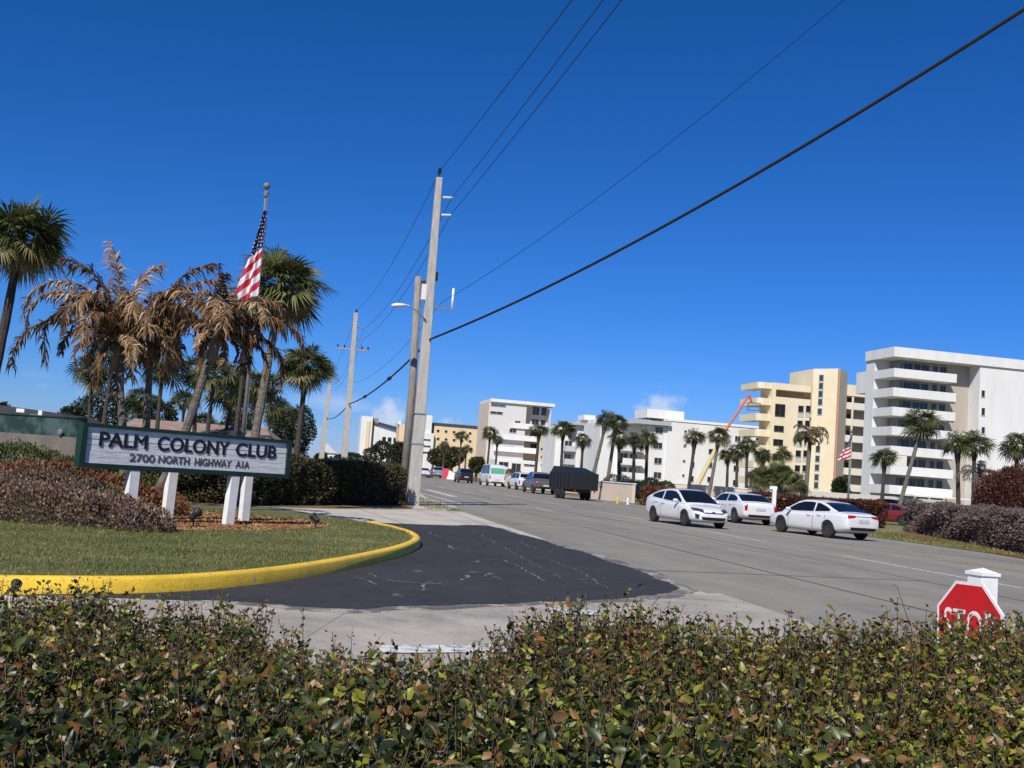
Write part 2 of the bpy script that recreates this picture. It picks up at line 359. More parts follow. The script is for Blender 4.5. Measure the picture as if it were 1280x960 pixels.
# lane lines
ln = MB()
def dash(mb, v, u0, u1, w=.12, z=.008):
    a, b, c, d = uv(u0, v-w/2, z), uv(u1, v-w/2, z), uv(u1, v+w/2, z), uv(u0, v+w/2, z); mb.face([a, b, c, d][::-1] if False else [a, d, c, b])
for k in range(-3, 60): dash(ln, 15.0, 3+k*12.2+4.2, 3+k*12.2+7.4+4.2, .14)
for k in range(-3, 60): dash(ln, 11.6, k*12.2+47, k*12.2+50.4, .14) if k >= 0 else None
for s in ((60, 74), (78, 92), (95, 120)): dash(ln, 9.0, *s, .5)
dash(ln, 7.5, 46, 150, .14)
tag(ln.build('road_marking', M_line), kind='structure')
ly = MB(); dash(ly, 18.75, -20, 700, .11); 
for k in range(-3, 40): dash(ly, 19.0, k*12.2, k*12.2+3.2, .11)
dash(ly, 22.6, -20, 30, .1)
tag(ly.build('yellow_road_marking', M_yline), kind='structure')
# tar seams
M_tar = mat('tar_seam', (.035, .034, .034), .6)
sm = MB(); dash(sm, 9.45, -10, 34, .05, .0075); dash(sm, 9.42, 34, 60, .03, .0075); dash(sm, 12.9, 4, 44, .03, .0075)
for u in (18.5, 33.0): sm.face([uv(u, 6.3, .0075), uv(u+.04, 6.3, .0075), uv(u+1.3, 13, .0075), uv(u+1.26, 13, .0075)][::-1])
tag(sm.build('tar_seam', M_tar), kind='structure')
strip_uv('verge', -40, 900, 24.7, 60, .02, M_verge)

def densify(path, step=.25):
    r = []; n = len(path)
    for i in range(n-1):
        p0, p1, p2, p3 = path[max(i-1, 0)], path[i], path[i+1], path[min(i+2, n-1)]
        k = max(1, int((p2-p1).length/step))
        for j in range(k):
            t = j/k; r.append(.5*((2*p1)+(-p0+p2)*t+(2*p0-5*p1+4*p2-p3)*t*t+(-p0+3*p1-3*p2+p3)*t**3))
    return r+[path[-1]]
# entrance drive: pale concrete field, then black sealed field on it
edge = [uv(u, 6.24) for u in (-12, 8, 13, 20, 28, 34, 39.5)]
cpts = [Vector((-14, 8.0, 0))]+[Vector((-14, 4.2, 0)), Vector((3.2, 4.2, 0))]+edge+[G(560, 639), G(520, 637), G(420, 636.5), G(300, 633), G(215, 631), G(140, 640), G(60, 700), G(-160, 744)]
sheet('pavement', cpts, .006, M_conc)
sheet('foreground_pavement', [(-14, 1.5), (9, 1.5), (5.6, 6.8), (4.6, 9.6), G(900, 742), G(850, 744), G(805, 747), G(692, 754), G(510, 761), G(420, 763), G(250, 753), G(100, 747), G(-170, 750)], .010, M_conc2)
bpx = [(-170, 742), (0, 742), (100, 746.5), (250, 752), (420, 762), (510, 760), (600, 757), (692, 753), (750, 750), (805, 746.5), (838, 742), (846, 737), (828, 727), (810, 718.6), (770, 705), (737, 694), (690, 680), (660, 671.5), (637.5, 665), (618, 660), (601, 657.2), (560, 657.5), (520, 656.5), (470, 654), (440, 653), (400, 660), (300, 690), (0, 700)]
def ragged(poly, amp, seed, step=.12):
    g = random.Random(seed); q = densify([Vector(p) for p in poly], step); o_ = []
    for i, p in enumerate(q):
        o_.append(p+Vector((g.uniform(-1, 1), g.uniform(-1, 1), 0))*amp+Vector((sin(p.x*5+p.y*3), cos(p.y*4-p.x*2), 0))*amp*1.2)
    return o_
bw = [G(*p) for p in bpx]; cen = sum(bw, Vector())/len(bw)
sheet('worn_driveway_edge', ragged([p+(p-cen).normalized()*(.30 if p.x > -3 else .12) for p in bw], .05, 5), .0125, M_worn)
sheet('driveway', ragged(bw, .045, 3, .2), .0165, M_black)
jt = MB()
def joint(a, b, w_=.02, z=.013):
    n_ = Vector((-(b-a).y, (b-a).x, 0)).normalized()*w_/2; q = [Vector((p.x, p.y, z)) for p in (a-n_, b-n_, b+n_, a+n_)]
    if (q[1]-q[0]).cross(q[2]-q[1]).z < 0: q = q[::-1]
    jt.face(q)
for a_, b_ in (((300, 633.5), (330, 643)), ((380, 636.5), (430, 653)), ((450, 637), (505, 655)), ((520, 638), (590, 656)), ((560, 639.5), (640, 668))): joint(G(*a_), G(*b_))
for u in (14.2, 17.4, 20.6, 23.8, 27.0, 30.2, 33.4): joint(uv(u, 5.3), uv(u, 6.2))
for a_, b_ in (((430, 768), (380, 800)), ((640, 764), (640, 860))): joint(G(*a_), G(*b_), .012, .0115)
tag(jt.build('pavement_joint', mat('joint_dirt', (.22, .195, .165), .95)), kind='structure')
# worn cracks and a stop bar
cr = MB()
def crack(pts, w):
    pw_ = []
    for a, b in zip(pts[:-1], pts[1:]):
        a = G(*a, .021); b = G(*b, .021); k = max(2, int((b-a).length/.16)); pw_ += [a.lerp(b, i/k) for i in range(k)]
    pw_.append(b); pw_ = [p+Vector((RND.uniform(-1, 1), RND.uniform(-1, 1), 0))*.045 for p in pw_]; w0 = w
    for a, b in zip(pw_[:-1], pw_[1:]):
        w = w0*RND.uniform(.3, 1.5)
        if RND.random() < .12: continue
        n = Vector((-(b-a).y, (b-a).x, 0)).normalized()*w/2
        q = [a-n, b-n, b+n, a+n]
        if (q[1]-q[0]).cross(q[2]-q[1]).z < 0: q = q[::-1]
        cr.face(q)
for pts, w_ in (([(444, 721), (462, 726), (481, 733)], .035), ([(462, 716), (472, 721), (484, 724), (505, 727), (530, 729.5), (566, 729)], .03),
             ([(526, 738), (534, 730), (542, 727)], .04), ([(560, 681), (567, 686)], .07), ([(572, 684), (590, 685)], .10),
             ([(590, 703), (600, 701)], .05), ([(578, 725), (586, 719)], .05), ([(603, 722), (612, 716), (616, 718)], .04), ([(618, 720), (626, 724)], .05),
             ([(628, 700), (645, 706), (662, 716), (684, 727)], .03), ([(650, 676), (662, 684), (690, 690)], .03), ([(536, 665), (552, 672), (580, 676)], .03),
             ([(690, 700), (720, 712), (760, 735)], .02), ([(600, 668), (640, 690), (700, 722)], .018)): crack(pts, w_)
tag(cr.build('pavement_crack', mat('crack_filler', (.27, .265, .25), .9, (.05, .05, .055), 11, lo=.38, hi=.60)), kind='structure')
sb = MB()
def quadpx(mb, ps, z):
    q = [G(*p, z) for p in ps]
    if (q[1]-q[0]).cross(q[2]-q[1]).z < 0: q = q[::-1]
    mb.face(q)
quadpx(sb, [(683, 760), (748, 763), (752, 769), (690, 767)], .020)
quadpx(sb, [(478, 806), (640, 806), (640, 815), (470, 816)], .020)
tag(sb.build('stop_bar', M_line), kind='structure')

# island: kerb, turf, mulch
kp = [(-260, 738), (-100, 743.5), (0, 744.5), (80, 744.5), (150, 744), (210, 742), (260, 738.5), (310, 733.5), (350, 728.5), (390, 722), (430, 714.5), (465, 706.5), (492, 699.5), (510, 693.5), (521, 688), (525.5, 683.5), (523, 679), (515, 674), (503, 670), (488, 666), (465, 661.5), (440, 657), (400, 650), (350, 642.5), (300, 638.5), (220, 635)]
outer = [G(*p) for p in kp]
def offset(path, d):
    r = []
    for i, p in enumerate(path):
        t = (path[min(i+1, len(path)-1)]-path[max(i-1, 0)]); t.z = 0; t.normalize()
        r.append(p+Vector((-t.y, t.x, 0))*d)
    return r
KH = .19
def ribbon_kerb(name, outer, wdt, h, m):
    k = MB(); prof = [(0, 0), (.012, h*.8), (.035, h-.008), (.07, h), (wdt-.03, h), (wdt, h-.02), (wdt+.005, 0)]
    rows = [[q+Vector((0, 0, z)) for q in offset(outer, d)] for d, z in prof]
    n = len(outer)
    k.raw([p for r_ in rows for p in r_], [(j*n+i, j*n+i+1, (j+1)*n+i+1, (j+1)*n+i) for j in range(len(prof)-1) for i in range(n-1)])
    return k.build(name, m, smooth=True)
kerb_line = densify(outer[:21]); outer = densify(outer)
tag(ribbon_kerb('kerb', kerb_line, .17, KH, M_kerb), kind='structure')
inner = offset(outer, .165)
far_left = [G(120, 633, 0), G(-60, 640, 0), G(-400, 650, 0)]
sheet('turf', inner+[Vector((-30, 26, 0)), Vector((-30, 12.2, 0))], KH-.035, M_turf)
isl_poly = [(p.x, p.y) for p in inner]+[(-30, 26), (-30, 12.2)]
def inpoly(x, y, poly):
    c = False; j = len(poly)-1
    for i in range(len(poly)):
        xi, yi = poly[i]; xj, yj = poly[j]
        if (yi > y) != (yj > y) and x < (xj-xi)*(y-yi)/(yj-yi)+xi: c = not c
        j = i
    return c
mz = KH-.02
mpx = [(120, 652), (180, 661), (240, 663), (330, 663), (398, 660), (415, 655), (380, 650), (330, 646), (270, 640), (180, 637), (60, 645)]
mulch_poly = [G(*p, mz) for p in mpx]
sheet('mulch_bed', mulch_poly, mz, M_mulch)
# far mulch strip before the hedge, footpath at the pole, red mulch beyond the road
sheet('mulch_strip', [G(150, 628), G(230, 632), (G(340, 632.8)), G(440, 634.5), G(515, 636), G(520, 629), G(400, 618), G(150, 612)], .012, M_mulch)
sheet('footpath', [G(515, 636.6), G(560, 638.8), G(572, 634), G(536, 624), G(500, 600), G(470, 590), G(460, 590), G(500, 620)], .010, M_conc)
sheet('mulch_verge', [G(1105, 668, .02), G(1175, 680, .02), G(1290, 700, .02), G(1500, 740, .02), G(1500, 700, .02), G(1180, 660, .02)], .028, mat('red_mulch', (.24, .085, .045), .95, (.13, .05, .03), 8, .6))

rng = np.random.default_rng(5)
def scatter_blades(name, pts, h, wd, m, lean=.5, seed=1):
    g = np.random.default_rng(seed); n = len(pts); P = np.array(pts)
    D = np.stack([g.normal(0, lean, n), g.normal(0, lean, n), np.ones(n)], 1)
    t = np.clip(.50+.20*lumpy(P, 3, 1.2)+.10*lumpy(P, 4, 4.5)+g.normal(0, .2, n), 0, 1)
    return leaves(name, P, D, h*g.uniform(.5, 1.2, n), np.full(n, wd)*g.uniform(.7, 1.3, n), t, m, rng=g, simple=True)
mpoly = [(p.x, p.y) for p in mulch_poly]
pts = []
while len(pts) < 95000:
    x = rng.uniform(-13, -1.2); y = rng.uniform(11.0, 26)
    if rng.uniform() > (16/y)**1.2 and y > 16: continue
    if inpoly(x, y, isl_poly) and not inpoly(x, y, mpoly): pts.append((x, y, KH-.035))
tag(scatter_blades('grass', pts, .055, .009, L_grass, .45), kind='stuff')
pts = []
while len(pts) < 9000:
    x = rng.uniform(-13, -3); y = rng.uniform(19, 28)
    if inpoly(x, y, mpoly): pts.append((x, y, mz))
P = np.array(pts); n = len(P); D = np.stack([rng.normal(0, 1, n), rng.normal(0, 1, n), rng.uniform(.0, .5, n)], 1)
tag(leaves('mulch_chips', P, D, rng.uniform(.03, .09, n), rng.uniform(.01, .03, n), rng.uniform(0, 1, n), L_chips, rng=rng, simple=True), kind='stuff')

pts = []
while len(pts) < 16000:
    u_, v_ = rng.uniform(26, 62), rng.uniform(24.6, 29.5); p = uv(u_, v_)
    if v_ > 24.75 or rng.uniform() < .5: pts.append((p.x, p.y, .015))
tag(scatter_blades('verge_tufts', pts, .10, .03, L_grass, .6, 9), kind='stuff')
pts = []
while len(pts) < 5000:
    u_, v_ = rng.uniform(39.5, 70), rng.uniform(4.9, 6.3); p = uv(u_, v_); pts.append((p.x, p.y, .01))
tag(scatter_blades('verge_tufts', pts, .07, .02, L_grass, .6, 10), kind='stuff')

# ------------------------------------------------------------------ palms
def fan_crown(name, seed, m, n_leaf=42, R=1.0, skirt=0, segs=16, full=1.0, tint0=.52, wd=.058):
    g = random.Random(seed); mb = MB(); up = Vector((0, 0, 1))
    for i in range(n_leaf+skirt):
        dead = i >= n_leaf
        az = i*2.39996+g.uniform(-.4, .4)
        sz = 1-(i+.5)/n_leaf*1.62*full+g.uniform(-.12, .12)
        el = rad(g.uniform(-85, -55)) if dead else math.asin(max(-.95, min(.97, sz)))
        d = Vector((cos(az)*cos(el), sin(az)*cos(el), sin(el)))
        pl = R*(g.uniform(.22, .55) if not dead else .25)
        tip = d*pl+Vector((0, 0, -.10*pl))
        mb.tint = .75 if not dead else 1.0
        side = d.cross(up)
        if side.length < .15: side = Vector((cos(az+1.5), sin(az+1.5), 0))
        side.normalize(); nn = side.cross(d)
        wq = .016*R
        mb.face([-side*wq, side*wq, tip+side*wq*.6, tip-side*wq*.6])
        bl = R*g.uniform(.42, .60); roll = g.uniform(-1.1, 1.1)
        side2 = (side*cos(roll)+nn*sin(roll)); n2 = side2.cross(d)
        dd = (d-up*g.uniform(0, .35)).normalized()
        base_t = max(0, min(.9, tint0+g.uniform(-.22, .30)+.10*sin(el))) if not dead else g.uniform(.94, 1)
        if not dead and sz < -.45 and g.random() < .35: base_t = g.uniform(.85, 1)
        for k in range(segs):
            th = rad(-100+200*(k+.5)/segs)+g.uniform(-.05, .05)
            sd_ = (dd*cos(th)+side2*sin(th)).normalized()
            L_ = bl*(1-.22*(abs(th)/1.75)**2)*g.uniform(.85, 1.1)
            wv = (dd*-sin(th)+side2*cos(th))*(L_*wd)
            fold = n2*(.12*L_*abs(sin(th)))
            m1 = tip+sd_*L_*.55+fold-up*.05*L_; e_ = tip+sd_*L_-up*L_*g.uniform(.18, .5)+fold*.8
            mb.tint = max(0, min(1, base_t+g.uniform(-.10, .10)))
            mb.face([tip, m1+wv, m1-wv]); mb.face([m1-wv, m1+wv, e_])
    return mb.mesh(name, m)
def trunk_mesh(name, path, r0, r1, m, seed=0, boots=0.0):
    g = random.Random(seed); mb = MB(); P_ = densify([Vector(p) for p in path], .3); n = len(P_)
    rs = []
    for i in range(n):
        t = i/(n-1); r = r0+(r1-r0)*t+(.35*r0*max(0, 1-t*9))
        if boots and t > 1-boots: r *= 1.25+.5*math.sin((t-(1-boots))/boots*pi)
        rs.append(r*g.uniform(.93, 1.07))
    mb.tube(P_, rs, 9)
    if boots:
        for k in range(int(26*boots*4)):
            t = 1-boots*g.uniform(0, 1); p = P_[min(n-1, int(t*(n-1)))]; a = k*2.4; d = Vector((cos(a), sin(a), .9)).normalized()
            q = p+Vector((cos(a), sin(a), 0))*r1*.9; s = Vector((-sin(a), cos(a), 0))*.03
            mb.face([q-s, q+s, q+d*.22+s*.4, q+d*.22-s*.4])
    return mb.mesh(name, m, smooth=False)
CROWNS = [fan_crown('crown', 10+k, L_sabal, 66, 1.0, segs=26, wd=.034, skirt=[4, 6, 3, 12][k], full=[1, 1.05, .95, 1.1][k]) for k in range(4)]
CROWNS_FAR = [fan_crown('crown', 30+k, L_sabalfar, 44, 1.0, skirt=[0, 4, 2][k], segs=12, full=[.95, 1.08, .85][k]) for k in range(3)]
CROWNS_FAR += [fan_crown('crown', 50+k, L_sabalfar, 38, 1.0, skirt=[7, 0][k], segs=12, full=[1.12, .9][k]) for k in range(2)]
def sabal(px, py, Y, R, label, group, lean=0.0, basepx=None, far=False, k=0, boots=.12, tr=.15, m=None, z0=0.0, name='sabal_palm', bend=.0):
    """crown centre at pixel (px,py) at depth Y; trunk down to the ground"""
    c = at(px, py, Y); R = R*(1.0 if far else 1.2)
    bx = c.x+lean if basepx is None else basepx/1.0
    t = thing(name, label, 'palm tree', (bx, c.y, z0), 0, group)
    h = c.z-z0; dx = c.x-bx
    path = [(0, 0, -.1), (dx*.35-bend, 0, h*.35), (dx*.72-bend*.6, 0, h*.7), (dx, 0, h)]
    tm = trunk_mesh('trunk', path, tr, tr*.72, m or (M_trunkdk if far else M_trunk), k, boots)
    link(bpy.data.objects.new('trunk', tm), t)
    me = CROWNS_FAR[int(px+k) % 5] if far else CROWNS[k % 4]
    cr_ = bpy.data.objects.new('crown', me); link(cr_, t); cr_.location = (dx, 0, h); cr_.scale = (R*RND.uniform(.92, 1.08), R, R*RND.uniform(.85, 1.05)); cr_.rotation_euler = (RND.uniform(-.12, .12), RND.uniform(-.12, .12), RND.uniform(0, 6))
    return t

GL = 'cabbage palms behind the entrance sign'
sabal(27, 296, 33, 1.55, 'tall green cabbage palm cut by the left edge of the photo', GL, lean=-.6, k=0, tr=.17, m=M_trunkdk)
sabal(352, 355, 33, 1.62, 'tall green cabbage palm with a big shaggy crown right behind the flag', GL, lean=-.55, k=3, tr=.15)
sabal(383, 458, 50, 1.45, 'green cabbage palm with a round crown, rightmost behind the entrance sign', GL, lean=-.1, k=1, tr=.16, m=M_trunkdk, boots=.2)
sabal(313, 388, 40, 1.2, 'slim dark cabbage palm just left of the flagpole foot, half hidden by dead fronds', GL, lean=-.15, far=True, k=0, tr=.1)
rows = [(115, 462, 66, 1.35, 'small cabbage palm between the leftmost palm and the dead palms', 1), (204, 452, 60, 1.55, 'dark cabbage palm seen right under the crown of the middle dead palm', 2),
        (232, 500, 88, 1.35, 'low distant cabbage palm behind the leaning dead trunk', 0), (268, 470, 58, 1.5, 'dark cabbage palm directly behind the leaning dead palm', 1), (290, 492, 66, 1.6, 'dark cabbage palm between the leaning dead palm and the flagpole', 2),
        (322, 482, 62, 1.6, 'dark cabbage palm crown seen behind the flagpole', 0), (338, 508, 76, 1.5, 'lower dark cabbage palm to the right of the flagpole', 1), (142, 442, 55, 1.1, 'thin cabbage palm behind the leftmost dead palm trunk', 2),
        (176, 500, 84, 1.4, 'dark cabbage palm low between the two upright dead trunks', 0), (246, 462, 62, 1.3, 'dark cabbage palm just left of the leaning dead trunk crown', 2), (308, 500, 72, 1.6, 'dark cabbage palm low between flagpole and leaning trunk', 1),
        (256, 528, 95, 1.2, 'tiny distant cabbage palm over the brown roof', 1), (352, 522, 90, 1.6, 'low dark cabbage palm left of the round crowned palm', 0), (300, 524, 84, 1.3, 'small dark palm just above the right half of the sign board', 2)]
for px, py, Y, R, lb, k in rows: sabal(px, py, Y, R*1.22, lb, GL, lean=RND.uniform(-.4, .4), far=True, k=k, tr=.14)
# dead feather palms
def feather_crown(name, seed, m, n_f=15, R=2.3, segs=30, hang=1.0, arms=None):
    g = random.Random(seed); mb = MB(); up = Vector((0, 0, 1))
    specs = []
    for i in range(n_f):
        specs.append((i*2.39996+g.uniform(-.3, .3), rad(g.uniform(25, 84)), R*g.uniform(.8, 1.15), g.uniform(1.8, 3.2)))
    for i in range(n_f//2): specs.append((g.uniform(0, 6.28), rad(g.uniform(-30, 15)), R*g.uniform(.45, .7), g.uniform(1.6, 2.3)))
    for a in (arms or []): specs.append(a)
    for az, el, L_, curl in specs:
        p = Vector((0, 0, 0)); h = Vector((cos(az), sin(az), 0)); a = el; pts = [p.copy()]; dirs = []
        for s in range(segs):
            t = (s+1)/segs; a = max(el-curl*1.05*t**1.9-.1*t, -1.5-.3*t)
            d = h*cos(a)+up*sin(a); p = p+d*(L_/segs); pts.append(p.copy()); dirs.append(d)
        mb.tint = g.uniform(.25, .7)
        mb.tube(pts[::3]+[pts[-1]], [.04*(1-.8*j/(len(pts[::3]))) for j in range(len(pts[::3]))]+[.006], 4, cap=False)
        bt = g.uniform(.15, .8); side = h.cross(up)
        for s in range(3, segs):
            t = s/segs; ll = min(L_, 2.6)*.19*(1-.5*abs(t-.45))*g.uniform(.5, 1.3)*hang
            for sg in (-1, 1):
              for rep in range(3):
                d = dirs[s-1]; q = pts[s]+d*g.uniform(-.03, .03)
                ld = (side*sg*g.uniform(.2, 1.1)+d*g.uniform(.25, .9)-up*g.uniform(-.15, .8)+Vector((g.uniform(-.25, .25), g.uniform(-.25, .25), g.uniform(-.2, .3)))).normalized()
                wv = (d.cross(ld)).normalized().cross(ld)*g.uniform(.014, .030)
                mid = q+ld*ll*.5; e_ = q+(ld-up*.45).normalized()*ll*1.0+Vector((g.uniform(-.05, .05), g.uniform(-.05, .05), 0))
                mb.tint = max(0, min(1, bt+g.uniform(-.38, .38)))
                mb.face([q-wv*.6, q+wv*.6, mid+wv, mid-wv]); mb.face([mid-wv, mid+wv, e_])
    return mb.mesh(name, m)
def dead_palm(px, py, Y, basepx, basepy, z0, R, label, seed, tr, tm, arms=None, path=None, green=False):
    c = at(px, py, Y); b = at(basepx, basepy, Y)
    t = thing('dead_palm', label, 'palm tree', (b.x, Y, z0), 0, 'dead brown feather palms behind the sign')
    h = c.z-z0; dx = c.x-b.x
    pth = path(dx, h) if path else [(0, 0, -.1), (dx*.3, 0, h*.35), (dx*.7, 0, h*.7), (dx, 0, h)]
    link(bpy.data.objects.new('trunk', trunk_mesh('trunk', pth, tr, tr*.62, tm, seed, 0)), t)
    o = bpy.data.objects.new('crown', feather_crown('crown', seed, L_dead, 12, R, 26, 1.0, arms)); link(o, t); o.location = (dx, 0, h)
    sh = MB(); sh.tube([(dx-.02, 0, h-.75), (dx, 0, h-.35), (dx, 0, h+.15)], [tr*.8, tr*1.0, tr*.45], 8)
    sh.build('crownshaft', mat('pale_crownshaft', (.30, .27, .12), .7, (.22, .15, .08), 5) if green else mat('brown_crownshaft', (.24, .16, .10), .85, (.14, .09, .06), 5), t, smooth=True)
    if green:
        gm = MB(); g = random.Random(3)
        for k in range(50):
            gm.tint = g.uniform(.3, .75); a = g.uniform(0, 6.28); d = Vector((cos(a)*.28, sin(a)*.28, 1)).normalized(); q = Vector((dx+g.uniform(-.1, .1), g.uniform(-.1, .1), h+g.uniform(.1, .5)))
            s = Vector((-sin(a), cos(a), 0))*.03; gm.face([q-s, q+s, q+d*g.uniform(.5, .9)])
        gm.build('green_spear', L_green, t)
    return t
YD = 25.5
dead_palm(148, 425, YD, 158, 612, KH-.05, 2.4, 'dead brown palm with arching fronds, leftmost and widest of the dead palms', 3, .125, M_trunkpale,
          arms=[(pi, rad(66), 3.7, 2.7), (pi*.99, rad(28), 3.5, 2.1), (pi*1.04, rad(50), 3.1, 3.7), (pi*1.1, rad(60), 3.4, 3.1), (rad(150), rad(88), 2.7, .55), (rad(60), rad(84), 2.6, .9), (rad(200), rad(80), 2.6, 1.2), (0.2, rad(66), 2.9, 2.9), (.5, rad(75), 2.9, 2.2), (rad(-60), rad(70), 2.5, 2.6), (rad(-120), rad(60), 2.5, 2.9)], green=True)
dead_palm(190, 422, YD+.8, 178, 612, KH-.05, 2.1, 'dead brown palm with hanging straw fronds, middle of the dead palms', 8, .115, M_trunkpale,
          arms=[(-.2, rad(62), 2.9, 3.0), (.1, rad(78), 3.0, 2.0), (pi*.95, rad(60), 2.2, 2.9), (rad(-80), rad(10), 1.6, 2.0), (rad(-60), rad(25), 1.8, 2.2), (.1, rad(84), 2.8, 1.3)])
dead_palm(270, 415, YD-.6, 185, 634, KH-.05, 2.1, 'dead brown palm on a strongly leaning trunk, rightmost of the dead palms', 12, .125, M_trunkpale,
          arms=[(.1, rad(35), 3.0, 2.4), (0, rad(10), 2.4, 1.9), (pi, rad(70), 2.4, 2.6), (.3, rad(5), 1.9, 1.9), (pi*.9, rad(30), 2.2, 2.4), (rad(-70), rad(82), 2.0, 1.6)],
          path=lambda dx, h: [(0, 0, -.1), (dx*.20, 0, h*.12), (dx*.52, 0, h*.36), (dx*.82, 0, h*.72), (dx, 0, h)])

# palms across the road
GR = 'cabbage palms along the far side of the road'
PR = [  # px, py, Y, R(px), base px shift (m), label, k
 (1153, 527, 78, 25, -1.75, 'tall leaning cabbage palm in front of the white balcony building', 0),
 (1106, 573, 80, 16, -.1, 'small cabbage palm low before the left corner of the white balcony building', 1),
 (1197, 556, 74, 20, .3, 'cabbage palm left of a close pair before the tan wall', 2),
 (1218, 557, 76, 21, .1, 'cabbage palm right of a close pair before the tan wall', 1),
 (1271, 557, 74, 21, .1, 'cabbage palm over the red bush at the right edge', 0),
 (869, 547, 92, 14, -.4, 'cabbage palm beside the foot of the boom lift', 0),
 (899, 546, 90, 15, -.7, 'cabbage palm just right of the boom lift', 1),
 (910, 570, 104, 12, .1, 'slim cabbage palm, left one of four before the white wall', 2),
 (922, 564, 102, 12, .1, 'slim cabbage palm, second of four before the white wall', 1),
 (934, 557, 98, 14, .2, 'slim cabbage palm, tallest of four before the white wall', 0),
 (954, 569, 96, 12, -.1, 'cabbage palm at the left foot of the yellow building', 2),
 (978, 570, 92, 13, 0, 'cabbage palm before the windows of the yellow building', 1),
 (758, 525, 84, 15, -1.1, 'left trunk of a crossed group of cabbage palms behind the truck', 1),
 (770, 529, 86, 15, -.5, 'middle cabbage palm of the crossed group behind the truck', 0),
 (774, 547, 90, 13, .3, 'short cabbage palm, right one of the crossed group behind the truck', 2),
 (793, 553, 92, 15, .2, 'cabbage palm left of a pair before the white balcony tower', 1),
 (809, 550, 94, 15, .2, 'cabbage palm right of a pair before the white balcony tower', 0),
 (704, 537, 100, 15, .1, 'cabbage palm rising behind the black trailer', 1),
 (729, 550, 104, 11, 0, 'sparse young cabbage palm just right of the trailer palm', 2),
 (674, 538, 104, 13, -.1, 'cabbage palm rising behind the grey pickup', 0),
 (613, 540, 140, 10, -.1, 'cabbage palm behind the white van, the taller of two', 0),
 (622, 549, 146, 8, 0, 'cabbage palm behind the white van, the shorter of two', 1),
 (577, 545, 165, 9, 0, 'distant cabbage palm before the peach building', 2),
 (556, 557, 170, 7, 0, 'short distant cabbage palm left of the peach building palm', 0),
 (583, 562, 175, 8, 0, 'lowest distant cabbage palm before the peach building', 1)]
for px, py, Y, rp, dx, lb, k in PR:
    sabal(px, py, Y, rp*1.32*Y/F, lb, GR, lean=dx, far=True, k=k, tr=.17, m=M_trunk if px in (1153, 899, 758, 770) else M_trunkdk, boots=.18)
# bigger feather palm with a rusty skirt, and low bushy palm
L_mix = leafmat('half_dead_frond', [(0, (.02, .028, .01)), (.45, (.05, .06, .02)), (.62, (.10, .09, .035)), (1, (.32, .17, .10))], .7, .2, .2)
c = at(1013, 546, 84); t = thing('queen_palm', 'feather palm with drooping rusty lower fronds before the yellow tower', 'palm tree', (c.x-.2, 84, 0))
link(bpy.data.objects.new('trunk', trunk_mesh('trunk', [(0, 0, -.1), (.1, 0, c.z*.5), (.2, 0, c.z)], .2, .15, M_trunk, 2, 0)), t)
o = bpy.data.objects.new('crown', feather_crown('crown', 22, L_mix, 18, 2.0, 16, 1.1)); link(o, t); o.location = (.2, 0, c.z)
c = at(972, 596, 80); t = thing('fan_palm', 'low bushy fan palm standing before the red hedge', 'palm tree', (c.x, 80, 0))
link(bpy.data.objects.new('trunk', trunk_mesh('trunk', [(0, 0, -.1), (0, 0, 2.6)], .25, .2, M_trunkdk, 2, 0)), t)
for k, (dx, dz) in enumerate(((-1.2, 2.6), (.3, 3.0), (1.4, 2.4))):
    o = bpy.data.objects.new('crown', CROWNS[k]); link(o, t); o.location = (dx, k*.4, dz); o.scale = (1.5,)*3
# grey dead palm between the pair
c = at(1222, 592, 73); t = thing('dead_palm', 'grey dead feather palm drooping before the foot of the tan wall', 'palm tree', (c.x, 73, 0))
link(bpy.data.objects.new('trunk', trunk_mesh('trunk', [(0, 0, -.1), (0, 0, c.z)], .12, .1, M_trunk, 2, 0)), t)
o = bpy.data.objects.new('crown', feather_crown('crown', 31, leafmat('grey_dead_frond', [(0, (.07, .06, .06)), (1, (.22, .19, .18))], .8, .2, .1), 12, 1.9, 14, 1.2)); link(o, t); o.location = (0, 0, c.z)

# ------------------------------------------------------------------ shrubs and hedges (mid distance)
def blob_leaves(name, blobs, n, ls, m, parent, seed, up=.5, shell=.75, tb=.45, tw=.2, zmin=0.0):
    """blobs: (cx,cy,cz,rx,ry,rz) in parent's frame; leaves in the outer shell with lumps"""
    g = np.random.default_rng(seed); B = np.array(blobs, float)
    vol = B[:, 3]*B[:, 4]+B[:, 4]*B[:, 5]+B[:, 3]*B[:, 5]; idx = g.choice(len(B), n, p=vol/vol.sum())
    u_ = nrm(g.normal(size=(n, 3))); r = shell+(1-shell)*g.uniform(0, 1, n)**.6
    q = B[idx, :3]+u_*B[idx, 3:]*r[:, None]
    q = q+u_*(lumpy(q, seed, 3.2/ max(.3, float(B[:, 3:].mean())))*.13*B[idx, 3:].mean(1))[:, None]
    inside = np.zeros(n, bool)
    for j, b in enumerate(B):
        dd = (((q-b[:3])/b[3:])**2).sum(1); inside |= (dd < .5) & (idx != j)
    keep = (~inside) & (q[:, 2] > zmin); q = q[keep]; u_ = u_[keep]; k = len(q)
    D = u_*.7+g.normal(0, .6, (k, 3)); D[:, 2] += up
    t = np.clip(tb+tw*lumpy(q, seed+1, 2.5)+g.normal(0, .17, k), 0, 1)
    return leaves(name, q, D, ls*g.uniform(.6, 1.3, k), ls*.5*g.uniform(.6, 1.2, k), t, m, parent, rng=g, simple=True)
